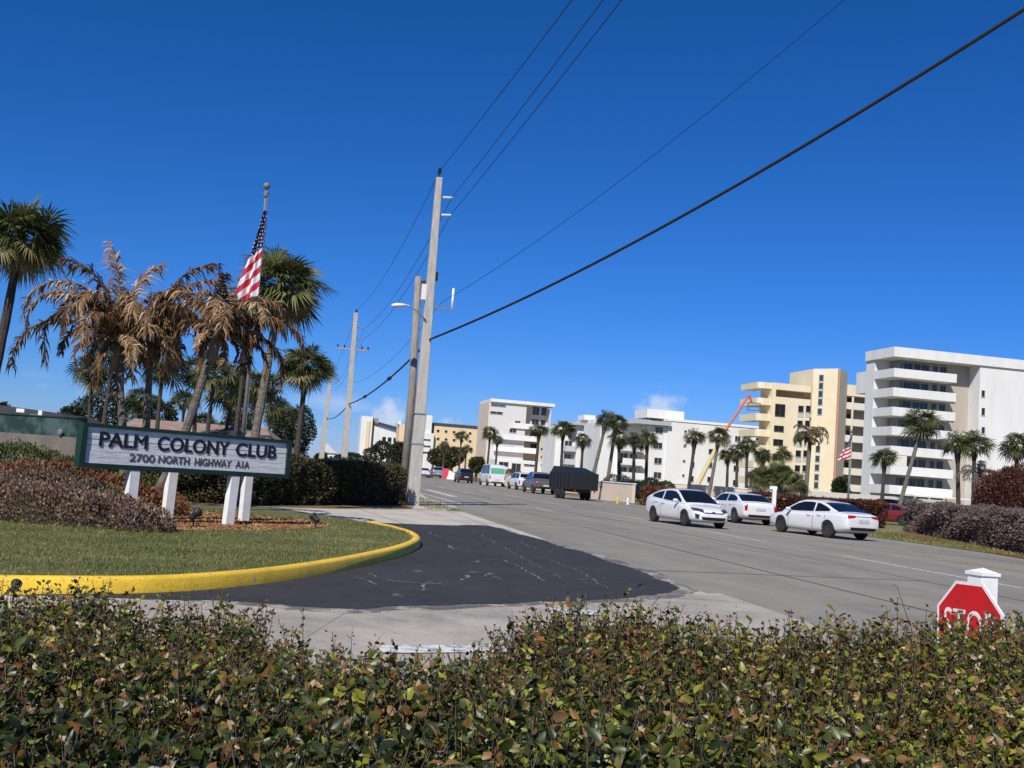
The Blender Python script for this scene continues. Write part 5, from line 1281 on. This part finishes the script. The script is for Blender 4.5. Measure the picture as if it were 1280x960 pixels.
# white post sign
c = at(968, 612, 62); t = thing('post_sign', 'white post with a short crosspiece between the two right hand white sedans', 'sign post', (c.x, 62, 0))
MB().box(-.11, .11, -.11, .11, 0, c.z).build('post', M_whitepaint, t, bevel=.01); MB().box(-.28, .16, -.06, .06, c.z+.003, c.z+.2).build('crosspiece', M_whitepaint, t, bevel=.01)
for px, Y, lb, m in ((772, 76, 'small yellow post on the grass by the cream wall', mat('hydrant_yellow', (.7, .5, .1), .6)), (785, 75, 'small white post on the grass by the cream wall', M_whitepaint)):
    c = G(px, 626) if False else at(px, 624, Y); t = thing('bollard', lb, 'bollard', (c.x, Y, 0)); mb = MB(); mb.lathe([(.11, 0), (.11, .04), (.08, .05), (.08, .34), (.09, .35), (.09, .40), (.03, .47)], 12); mb.build('post', m, t); 
    mb = MB(); mb.tube([(-.12, 0, .26), (.12, 0, .26)], .035, 8); mb.build('outlet', m, t)
# boom lift
M_or = mat('boom_orange', (.62, .13, .06), .5); M_ye = mat('boom_cream', (.62, .52, .25), .5)
c = at(875, 612, 150); t = thing('boom_lift', 'telescopic boom lift with an orange upper arm raised beside the yellow building', 'boom lift', (c.x, 150, 0))
q = lambda px, py: at(px, py, 150)-Vector((c.x, 150, 0))
mb = MB(); mb.tube([q(872, 606), q(907, 537)], [.34, .28], 8); mb.build('lower_boom', M_ye, t)
mb = MB(); mb.tube([q(905, 541), q(934, 497)], [.20, .17], 8); bm_ = mb.build('upper_boom', M_or, t)
mb = MB(); mb.tube([q(933, 496), q(936, 494), q(940, 503)], [.18, .2, .15], 8); mb.build('jib', M_or, t)
p_ = q(942.5, 506); mb = MB(); mb.box(p_.x-.9, p_.x+.9, -.5, .5, p_.z-.9, p_.z-.8)
for sx_ in (-.87, .87):
    for sy_ in (-.47, .47): mb.box(p_.x+sx_-.04, p_.x+sx_+.04, sy_-.04, sy_+.04, p_.z-.8, p_.z+.25)
for z in (-.3, .22): mb.box(p_.x-.9, p_.x+.9, -.5, -.45, p_.z+z, p_.z+z+.07); mb.box(p_.x-.9, p_.x+.9, .45, .5, p_.z+z, p_.z+z+.07)
mb.build('basket', M_cgrey, t)
MB().box(-1.6, 1.6, -1.2, 1.2, .8, 1.9).build('chassis', M_or, t, bevel=.1)
for sx_ in (-1.2, 1.2):
    for sy_ in (-1.25, 1.25): mb = MB(); mb.lathe([(.3, -.2), (.5, -.17), (.5, .17), (.3, .2)], 16, Matrix.Translation((sx_, sy_, .5)) @ Matrix.Rotation(pi/2, 4, 'X')); mb.build('wheel', M_tyre, t)

# ------------------------------------------------------------------ vehicles (+x forward, wheels on z = 0)
def bake(o):
    dg = bpy.context.evaluated_depsgraph_get(); dg.update()
    me = bpy.data.meshes.new_from_object(o.evaluated_get(dg)); return me
def interp(tab, x, c):
    return float(np.interp(x, [r[0] for r in tab], [r[c] for r in tab]))
SPEC = {
 'hatch': dict(body=[(-2.27,.70,.45,.80),(-2.22,.80,.34,.95),(-2.0,.85,.26,1.05),(-1.35,.885,.2,1.04),(-.5,.885,.18,.98),(.3,.885,.18,.94),(1.0,.885,.19,.93),(1.5,.87,.2,.87),(1.9,.83,.22,.78),(2.14,.74,.24,.68),(2.27,.56,.30,.56)],
   cab=[(-2.2,1.03),(-1.9,1.13),(-1.5,1.27),(-1.1,1.38),(-.6,1.45),(-.1,1.475),(.3,1.44),(.6,1.32),(.95,1.12),(1.3,.94)], ws=(.32,1.26), rw=(-2.12,-1.15), sw=(-1.55,.98), pil=(-.62,.12), wb=1.35, r=.325, w=.885, top=1.475),
 'sedan': dict(body=[(-2.44,.72,.48,.82),(-2.40,.82,.36,.98),(-2.2,.88,.28,1.04),(-1.5,.92,.2,1.03),(-.5,.92,.18,.97),(.3,.92,.18,.94),(1.0,.92,.19,.93),(1.6,.91,.2,.87),(2.0,.87,.22,.79),(2.3,.78,.24,.70),(2.44,.6,.30,.58)],
   cab=[(-1.95,1.04),(-1.6,1.15),(-1.2,1.30),(-.8,1.41),(-.3,1.445),(.2,1.43),(.55,1.34),(.9,1.17),(1.35,.94)], ws=(.3,1.3), rw=(-1.88,-.95), sw=(-1.45,1.0), pil=(-.55,.22), wb=1.41, r=.335, w=.92, top=1.445),
 'formal': dict(body=[(-2.5,.78,.45,.86),(-2.46,.86,.34,1.02),(-2.3,.90,.28,1.07),(-1.5,.94,.2,1.06),(-.5,.94,.18,1.03),(.3,.94,.18,1.01),(1.0,.94,.19,1.0),(1.6,.93,.2,.97),(2.1,.91,.22,.92),(2.42,.86,.26,.86),(2.5,.76,.34,.70)],
   cab=[(-2.12,1.07),(-1.8,1.2),(-1.45,1.36),(-1.05,1.455),(-.4,1.48),(.2,1.47),(.5,1.38),(.8,1.2),(1.2,1.02)], ws=(.28,1.14), rw=(-2.05,-1.25), sw=(-1.6,.88), pil=(-.5,.2), wb=1.5, r=.36, w=.94, top=1.48),
 'suv': dict(body=[(-2.35,.80,.5,1.0),(-2.32,.88,.36,1.12),(-2.2,.92,.3,1.16),(-1.4,.94,.28,1.15),(-.4,.94,.26,1.12),(.4,.94,.26,1.10),(1.1,.94,.27,1.10),(1.7,.93,.28,1.05),(2.1,.88,.3,.98),(2.32,.78,.34,.82),(2.36,.7,.4,.72)],
   cab=[(-2.3,1.18),(-2.15,1.45),(-1.95,1.66),(-1.5,1.73),(-.6,1.76),(.1,1.74),(.45,1.64),(.8,1.38),(1.2,1.1)], ws=(.2,1.14), rw=(-2.26,-1.98), sw=(-1.95,.9), pil=(-.85,.12), wb=1.38, r=.37, w=.94, top=1.76),
 'van': dict(body=[(-2.75,.90,.5,1.25),(-2.72,.96,.4,1.35),(-2.5,.99,.32,1.38),(-1.4,1.0,.3,1.38),(0,1.0,.3,1.36),(.9,1.0,.3,1.32),(1.6,.99,.3,1.26),(2.2,.95,.3,1.12),(2.6,.88,.32,.98),(2.78,.78,.36,.8)],
   cab=[(-2.74,1.40),(-2.70,1.8),(-2.62,2.3),(-2.3,2.42),(-1,2.45),(.6,2.43),(1.0,2.34),(1.5,1.9),(2.1,1.3)], ws=(.95,2.0), rw=(-2.735,-2.66), sw=(-2.3,1.5), pil=(-.9,.4), wb=1.75, r=.36, w=1.0, top=2.45),
 'pickup': dict(body=[(-2.9,.86,.62,1.02),(-2.86,.94,.5,1.12),(-2.5,.98,.45,1.15),(-1.4,.99,.42,1.15),(-.5,.99,.4,1.16),(.4,.99,.4,1.16),(1.3,.99,.4,1.16),(2.0,.98,.4,1.13),(2.6,.95,.42,1.06),(2.88,.88,.46,.92),(2.92,.8,.5,.8)],
   cab=[(-1.05,1.18),(-1.0,1.5),(-.85,1.82),(-.3,1.88),(.5,1.88),(.85,1.78),(1.15,1.5),(1.5,1.15)], ws=(.62,1.44), rw=(-1.03,-.88), sw=(-.85,1.2), pil=(-.1,.35), wb=1.85, r=.40, w=.99, top=1.88)}
def ring_mesh(name, sections, m):
    n = len(sections[0]); mb = MB()
    mb.raw([p for s in sections for p in s], [(i*n+k, i*n+(k+1) % n, (i+1)*n+(k+1) % n, (i+1)*n+k) for i in range(len(sections)-1) for k in range(n)]+[tuple(range(n)), tuple(range(len(sections)*n-1, (len(sections)-1)*n-1, -1))])
    return mb.mesh(name, m, smooth=True)
def make_vehicle(kind, paint, label, loc, heading, catg='car', group=None, name='parked_car', tint_rear=None, face_front=True, detail=True):
    S = SPEC[kind]; t = thing(name, label, catg, loc, heading, group); W_ = S['w']
    secs = []
    for x, w_, zl, zb in S['body']:
        cr_ = .035 if abs(x) < 2.1 else .015
        half = [(.78*w_, zl), (.965*w_, zl+.07), (w_, zl+.42*(zb-zl)), (.985*w_, zb-.11), (.93*w_, zb-.025), (.55*w_, zb+cr_*.8), (0, zb+cr_)]
        ring = [(x, 0, zl)]+[(x, y, z) for y, z in half]+[(x, -y, z) for y, z in reversed(half[:-1])]
        secs.append([Vector(p) for p in ring])
    me = ring_mesh('body', secs, paint); bm = bmesh.new(); bm.from_mesh(me); bmesh.ops.recalc_face_normals(bm, faces=bm.faces); bm.to_mesh(me); bm.free()
    body = bpy.data.objects.new('tmp', me); COL.objects.link(body)
    ss = body.modifiers.new('s', 'SUBSURF'); ss.levels = 2; ss.render_levels = 2
    cut = MB(); R_ = S['r']*1.14
    for sx_ in (-S['wb'], S['wb']):
        for sy_ in (-1, 1): cut.lathe([(R_, .56*W_/.9), (R_, 1.3)], 28, Matrix.Translation((sx_, 0, S['r'])) @ Matrix.Rotation(-sy_*pi/2, 4, 'X'))
    cm = cut.mesh('c', M_trim); bm = bmesh.new(); bm.from_mesh(cm); bmesh.ops.recalc_face_normals(bm, faces=bm.faces); bm.to_mesh(cm); bm.free()
    co_ = bpy.data.objects.new('tmpc', cm); COL.objects.link(co_)
    bo = body.modifiers.new('b', 'BOOLEAN'); bo.operation = 'DIFFERENCE'; bo.object = co_; bo.solver = 'EXACT'
    bme = bake(body); bpy.data.objects.remove(body); bpy.data.objects.remove(co_)
    bme.name = 'body'; bme.materials.clear(); bme.materials.append(paint)
    for p_ in bme.polygons: p_.material_index = 0
    bme.polygons.foreach_set('use_smooth', [True]*len(bme.polygons))
    try: bme.set_sharp_from_angle(angle=rad(40))
    except Exception: pass
    link(bpy.data.objects.new('body', bme), t)
    bvh = BVHTree.FromPolygons([v.co for v in bme.vertices], [p_.vertices for p_ in bme.polygons])
    # cabin
    xs = sorted(set([c_[0] for c_ in S['cab']]+[S['ws'][0], S['ws'][1], S['rw'][0], S['rw'][1], S['sw'][0], S['sw'][1]]+[q_+e for q_ in S['pil'][:1] for e in (-.05, .05)]+list(np.linspace(S['cab'][0][0], S['cab'][-1][0], 17))))
    xs = [x for i, x in enumerate(xs) if i == 0 or x-xs[i-1] > .012]
    rows = []
    for x in xs:
        zb = interp(S['body'], x, 3)-.03; w_ = interp(S['body'], x, 1)*.925; zt_ = interp(S['cab'], x, 1); wr = W_*(.72 if kind not in ('van',) else .86)
        hz = max(.03, zt_-zb); fr_ = lambda z: w_-(w_-wr)*(min(1, max(0, (z-zb)/(S['top']-zb))))**1.15
        zz = [zb-.05, zb+min(.045, hz*.4), max(zb+min(.05, hz*.5), zt_-.085), max(zb+min(.055, hz*.6), zt_-.035)]
        pts_ = [(fr_(z), z) for z in zz]; y3 = pts_[3][0]
        pts_ += [(y3*.93, zt_-.008 if hz > .06 else zz[3]+.005), (y3*.5, max(zt_+.008, zz[3]+.012)), (0, max(zt_+.015, zz[3]+.016))]
        rows.append([Vector((x, y, z)) for y, z in pts_]+[Vector((x, -y, z)) for y, z in reversed(pts_[:-1])])
    n = len(rows[0]); cells = {'cabin': [], 'side_window': [], 'windshield': [], 'rear_window': []}
    for i in range(len(xs)-1):
        xm_ = (xs[i]+xs[i+1])/2
        for k in range(n-1):
            kk = min(k, n-2-k); key = 'cabin'
            if kk == 1 and S['sw'][0] < xm_ < S['sw'][1] and abs(xm_-S['pil'][0]) > .05: key = 'side_window'
            if kk >= 4 and S['ws'][0] < xm_ < S['ws'][1]: key = 'windshield'
            if kk >= 4 and S['rw'][0] < xm_ < S['rw'][1]: key = 'rear_window'
            cells[key].append((i*n+k, (i+1)*n+k, (i+1)*n+k+1, i*n+k+1))
    cells['cabin'] += [tuple(range(n)), tuple(range(len(xs)*n-1, (len(xs)-1)*n-1, -1))]
    allv = [p for r_ in rows for p in r_]
    for key, fs in cells.items():
        groups = [('', fs)]
        if key == 'side_window': groups = [(s_, [f for f in fs if (sum(allv[i].y for i in f) > 0) == (s_ == 'l')]) for s_ in 'lr']
        for _, ff in groups:
            used = sorted({i for f in ff for i in f}); mp_ = {u: k for k, u in enumerate(used)}
            me = bpy.data.meshes.new(key); me.from_pydata([allv[u] for u in used], [], [tuple(mp_[i] for i in f) for f in ff])
            g_ = M_cglass if key != 'cabin' else paint
            if key == 'rear_window' and tint_rear: g_ = tint_rear
            me.materials.append(g_); me.polygons.foreach_set('use_smooth', [True]*len(me.polygons))
            try: me.set_sharp_from_angle(angle=rad(35))
            except Exception: pass
            link(bpy.data.objects.new(key, me), t)
    # wheels
    for sx_ in (S['wb'], -S['wb']):
        for sy_ in (1, -1):
            r = S['r']; Mx = Matrix.Translation((sx_, sy_*(W_-.115), r)) @ Matrix.Rotation(-sy_*pi/2, 4, 'X')
            wh = MB(); wh.lathe([(r*.60, -.10), (r*.93, -.10), (r, -.06), (r, .06), (r*.95, .095), (r*.72, .10), (r*.70, .07)], 28, Mx); wo = wh.build('wheel', M_tyre, t, smooth=False)
            rm = MB(); rm.lathe([(r*.70, .04), (r*.70, .085), (r*.64, .092), (r*.62, .04)], 28, Mx); rm.lathe([(r*.16, .03), (r*.16, .085), (.01, .09)], 12, Mx)
            for k in range(10):
                a = 2*pi*k/10; rm.box(r*.12, r*.66, -r*.04, r*.04, .055, .08, M=Mx @ Matrix.Rotation(a, 4, 'Z'))
            rm.build('rim', M_rim, wo)
            dk = MB(); dk.lathe([(r*.62, .02), (r*.62, .03)], 20, Mx); dk.build('brake_disc', M_dark, wo)
    # patches cast onto the body
    def patch(nm, m, corners, dr, N1=8, N2=4, off=.006):
        a, b_, c_, d_ = [Vector(p) for p in corners]; dr = Vector(dr).normalized(); vs = []; ok = []
        for j in range(N2+1):
            for i in range(N1+1):
                s, q_ = i/N1, j/N2; p = (a*(1-s)+b_*s)*(1-q_)+(d_*(1-s)+c_*s)*q_
                hit, no, _, _ = bvh.ray_cast(p-dr*3, dr)
                if hit is None: vs.append(p); ok.append(False)
                else: vs.append(hit-dr*off); ok.append(True)
        fs = [(j*(N1+1)+i, j*(N1+1)+i+1, (j+1)*(N1+1)+i+1, (j+1)*(N1+1)+i) for j in range(N2) for i in range(N1) if all(ok[q_] for q_ in (j*(N1+1)+i, j*(N1+1)+i+1, (j+1)*(N1+1)+i+1, (j+1)*(N1+1)+i))]
        if not fs: return None
        mb = MB(); mb.v = [tuple(v) for v in vs]; mb.t = [.5]*len(vs); mb.f = fs; mb.m = [0]*len(fs)
        return mb.build(nm, m, t, smooth=True)
    xf, xr_ = S['body'][-1][0], S['body'][0][0]; zf_ = interp(S['body'], xf-.15, 3); zr_ = interp(S['body'], xr_+.08, 3)
    fw_, rw_ = (-1, 0, 0), (1, 0, 0)
    for sy_ in (1, -1):
        if kind == 'hatch':
            patch('headlight', M_head, [(1.9, sy_*.40, .70), (1.75, sy_*.78, .80), (1.9, sy_*.82, .66), (2.2, sy_*.44, .60)], (-1, 0, -.25), 10, 5, .010)
            patch('fog_lamp', M_trim, [(0, sy_*.62, .52), (0, sy_*.76, .56), (0, sy_*.74, .30), (0, sy_*.66, .30)], fw_, 4, 4)
            patch('tail_lamp', M_tail, [(0, sy_*.60, .98), (0, sy_*.80, .92), (0, sy_*.78, .60), (0, sy_*.70, .62)], rw_)
        else:
            patch('headlight', M_head, [(0, sy_*.40*W_, zf_-.04), (0, sy_*.92*W_, zf_+.02), (0, sy_*.92*W_, zf_-.12), (0, sy_*.45*W_, zf_-.16)], fw_)
            if kind == 'formal': q4 = [(0, sy_*.68, .98), (0, sy_*.84, .98), (0, sy_*.83, .66), (0, sy_*.70, .66)]
            elif kind in ('van', 'suv', 'pickup'): q4 = [(0, sy_*.80*W_, zr_-.06), (0, sy_*.93*W_, zr_-.06), (0, sy_*.93*W_, zr_-.55), (0, sy_*.80*W_, zr_-.55)]
            else: q4 = [(0, sy_*.38, .95), (0, sy_*.88, .96), (0, sy_*.87, .80), (0, sy_*.42, .87)]
            patch('tail_lamp', M_tail, q4, rw_)
        # side seams and handles
        if detail:
            for xd in (S['pil'][0], S['sw'][1]-.08, S['sw'][0]+.22):
                zb_ = interp(S['body'], xd, 3); patch('door_seam', M_trim, [(xd-.011, 0, zb_-.06), (xd+.011, 0, zb_-.06), (xd+.011, 0, .32), (xd-.011, 0, .32)], (0, -sy_, 0), 1, 8, .002)
            patch('sill_trim', M_trim, [(-S['wb']+.42, 0, .27), (S['wb']-.42, 0, .27), (S['wb']-.42, 0, .21), (-S['wb']+.42, 0, .21)], (0, -sy_, 0), 12, 1, .004)
            for xd in (S['pil'][0]+.12, S['sw'][0]+.42):
                zb_ = interp(S['body'], xd, 3)-.13; mb = MB(); mb.tube([(xd, sy_*(W_*.985), zb_), (xd+.03, sy_*(W_+.02), zb_), (xd+.17, sy_*(W_+.02), zb_), (xd+.2, sy_*(W_*.985), zb_)], .014, 6); mb.build('door_handle', paint, t, smooth=True)
        xm_ = S['sw'][1]-.18; zb_ = interp(S['body'], xm_, 3)
        mb = MB(); Mx = Matrix.Translation((xm_, sy_*(W_+.09), zb_+.07)); mb.lathe([(.02, -.10), (.07, -.08), (.085, 0), (.07, .08), (.02, .10)], 10, Mx @ Matrix.Rotation(pi/2, 4, 'X') @ Matrix.Diagonal((.8, .85, 1.1, 1))); mb.tube([(xm_+.02, sy_*(W_*.88), zb_+.02), (xm_, sy_*(W_+.03), zb_+.05)], .022, 6)
        mb.build('mirror', paint, t, smooth=True)
    if kind == 'hatch':
        patch('grille', M_trim, [(0, .52, .62), (0, -.52, .62), (0, -.38, .575), (0, .38, .575)], fw_, 10, 2)
        patch('air_intake', M_trim, [(0, .56, .44), (0, -.56, .44), (0, -.46, .27), (0, .46, .27)], fw_, 10, 3)
        patch('emblem', M_rim, [(0, .07, .66), (0, -.07, .66), (0, -.07, .60), (0, .07, .60)], fw_, 2, 2, .012)
    else:
        patch('grille', M_trim, [(0, .36*W_, zf_-.05), (0, -.36*W_, zf_-.05), (0, -.33*W_, zf_-.2), (0, .33*W_, zf_-.2)], fw_)
        patch('air_intake', M_trim, [(0, .5, .42), (0, -.5, .42), (0, -.45, .32), (0, .45, .32)], fw_)
    patch('licence_plate', M_plate, [(0, .26, .80), (0, -.26, .80), (0, -.26, .67), (0, .26, .67)], rw_, 4, 2, .012)
    patch('bumper_trim', M_trim, [(0, .66, S['body'][1][2]+.14), (0, -.66, S['body'][1][2]+.14), (0, -.6, S['body'][1][2]+.01), (0, .6, S['body'][1][2]+.01)], rw_, 10, 3, .008)
    if kind == 'sedan': patch('trunk_trim', M_trim, [(0, .60, .93), (0, -.60, .93), (0, -.60, .905), (0, .60, .905)], rw_, 10, 1, .004)
    return t
HN = pi/2-RAZ            # heading away from the camera along the road
HS = HN+pi
def on_road(px, py, dx=0, dv=0):
    u, v = touv(G(px, py)); return uv(u+dx, v+dv, .008)
# the approaching hatchback: near front wheel touches at (855,655); centre from there
make_vehicle('hatch', M_cwhite, 'white hatchback driving towards the camera, its face and headlights in view', (at(858, 640, 43.6).x, 43.6, .008), HS+rad(8), 'car', None, 'moving_car')
make_vehicle('formal', M_cwhite, 'white sedan with upright tail lamps, seen from behind just past the hatchback', (at(922, 640, 52.5).x, 52.5, .008), HN+rad(2), 'car', None, 'moving_car')
make_vehicle('sedan', M_cwhite, 'white sedan with dark rear glass driving away on the right, nearest to the grey hedge', (at(1026, 650, 42.6).x, 42.6, .008), HN+rad(13), 'car', None, 'moving_car')
GV = 'vehicles queuing further up the road'
# pickup and black dump trailer
make_vehicle('pickup', M_cgrey, 'grey pickup hauling the black trailer', (at(673, 610, 93).x, 93, .01), HN, 'pickup truck', GV, 'pickup_truck')
c = at(714, 620, 79); c.z = .01; t = thing('dump_trailer', 'high black boxy dump trailer with a covered load behind the grey pickup', 'trailer', c, HN+rad(6), GV)
M_tb = mat('black_trailer_paint', (.010, .011, .012), .5)
mb = MB(); prof_ = [(-2.5, .75), (2.1, .75), (2.3, 1.75), (1.3, 2.42), (.2, 2.40), (-2.6, 1.95)]
mb.raw([(x, -1.08, z) for x, z in prof_]+[(x, 1.08, z) for x, z in prof_], [tuple(range(6)), tuple(range(11, 5, -1))]+[(i, 6+i, 6+(i+1) % 6, (i+1) % 6) for i in range(6)]); mb.build('dump_body', M_tb, t, bevel=.03)
for sx_ in (-2.0, -1.2, -.4, .4, 1.2, 1.9):
    for sy_ in (-1.14, 1.09): MB().box(sx_-.05, sx_+.05, sy_, sy_+.05, .8, 1.95).build('side_rib', M_trim, t)
MB().box(-2.66, -2.56, -1.05, 1.05, .8, 2.0).build('tailgate', M_trim, t)
MB().box(-2.4, 3.6, -.5, .5, .55, .74).build('chassis', M_trim, t)
for sx_ in (-.75, .25):
    for sy_ in (-1, 1):
        mb = MB(); Mx = Matrix.Translation((sx_, sy_*1.0, .4)) @ Matrix.Rotation(-sy_*pi/2, 4, 'X'); mb.lathe([(.24, -.1), (.38, -.1), (.4, -.05), (.4, .06), (.37, .11), (.25, .11)], 20, Mx); w_ = mb.build('wheel', M_tyre, t)
        mb = MB(); mb.lathe([(.24, .02), (.24, .06), (.08, .10)], 16, Mx); mb.build('rim', M_rim, w_)
for sy_ in (-.85, .7): MB().box(-2.70, -2.665, sy_, sy_+.15, .62, .74).build('tail_lamp', M_tail, t)
make_vehicle('suv', M_cwhite, 'white car just left of the grey pickup', (at(651, 605, 106).x, 106, .01), HN+rad(4), 'car', GV, 'queued_car')
M_gg = mat('green_window_film', (.12, .42, .26), .3)
make_vehicle('van', M_cwhite, 'tall white van with green rear windows', on_road(617, 608, 2.6, .2), HN+rad(3), 'van', GV, 'delivery_van', tint_rear=M_gg)
make_vehicle('suv', M_cblack, 'black sport utility car left of the white van', on_road(583, 604, 2.6, 0), HN, 'car', GV, 'queued_car')
make_vehicle('suv', M_csilver, 'silver car right of the white car next to the concrete pole', on_road(548, 598, 3, 0), HN, 'car', GV, 'queued_car')
make_vehicle('sedan', M_cwhite, 'white car just right of the foot of the concrete pole', on_road(531, 597, 3, 0), HN, 'car', GV, 'queued_car')
for px, py, Y, kd, m, lb in ((451, 583, 240, 'suv', M_cwhite, 'distant white car over the end of the hedge, right of the second utility pole'), (488, 587, 200, 'van', M_cwhite, 'distant white van left of the wooden pole'),
                             (470, 585, 215, 'suv', M_cred, 'distant red car between the white car and the white van'), (498, 590, 180, 'sedan', M_cblue, 'distant dark blue car at the foot of the wooden pole'),
                             (415, 580, 260, 'sedan', M_cwhite, 'distant white car between the two far utility poles')):
    c = at(px, py, Y); make_vehicle(kd, m, lb, (c.x, Y, .01), HN+rad(8 if kd != 'van' else 4), 'car' if kd != 'van' else 'van', 'distant vehicles beyond the hedge', 'distant_car' if kd != 'van' else 'distant_van', detail=False)
# parked cars under the carport and by the palm
for px, Y, kd, m, lb, hd in ((1108, 73, 'sedan', M_cred, 'dark red car parked by the foot of the leaning palm', .7), (1100, 84, 'suv', M_cblack, 'black car parked behind the dark red one', 1.2),
                            (1085, 90, 'sedan', M_cgrey, 'grey car parked under the carport right of the flagpole', 1.3), (905, 96, 'sedan', M_cblack, 'dark car parked before the foot of the boom lift', .6),
                            (776, 96, 'suv', M_cblue, 'dark blue car parked behind the cream wall', .9)):
    c = at(px, 640, Y); make_vehicle(kd, m, lb, (c.x, Y, .03), HN+hd, 'car', 'cars parked across the road', 'parked_car', detail=False)
# pink and white banner by the kerb
c = at(561, 594, 150); t = thing('banner', 'pink and white feather banner on the verge left of the black car', 'banner', (c.x, 150, 0))
mb = MB(); mb.box(-.9, -.1, -.05, .05, .1, 1.6); mb.build('banner_cloth', mat('banner_pink', (.62, .05, .1), .7), t); mb = MB(); mb.raw([(-.3, -.07, .08), (1.0, -.07, .08), (1.0, -.07, .9), (.1, -.07, 1.35), (-.3, .07, .08), (1.0, .07, .08), (1.0, .07, .9), (.1, .07, 1.35)], [(0, 1, 2, 3), (7, 6, 5, 4), (0, 4, 5, 1), (1, 5, 6, 2), (2, 6, 7, 3), (3, 7, 4, 0)]); mb.build('white_panel', M_whitepaint, t)
mb = MB(); mb.tube([(-.95, 0, 0), (-.95, 0, 2.0)], .04, 6); mb.build('pole', M_steel, t)
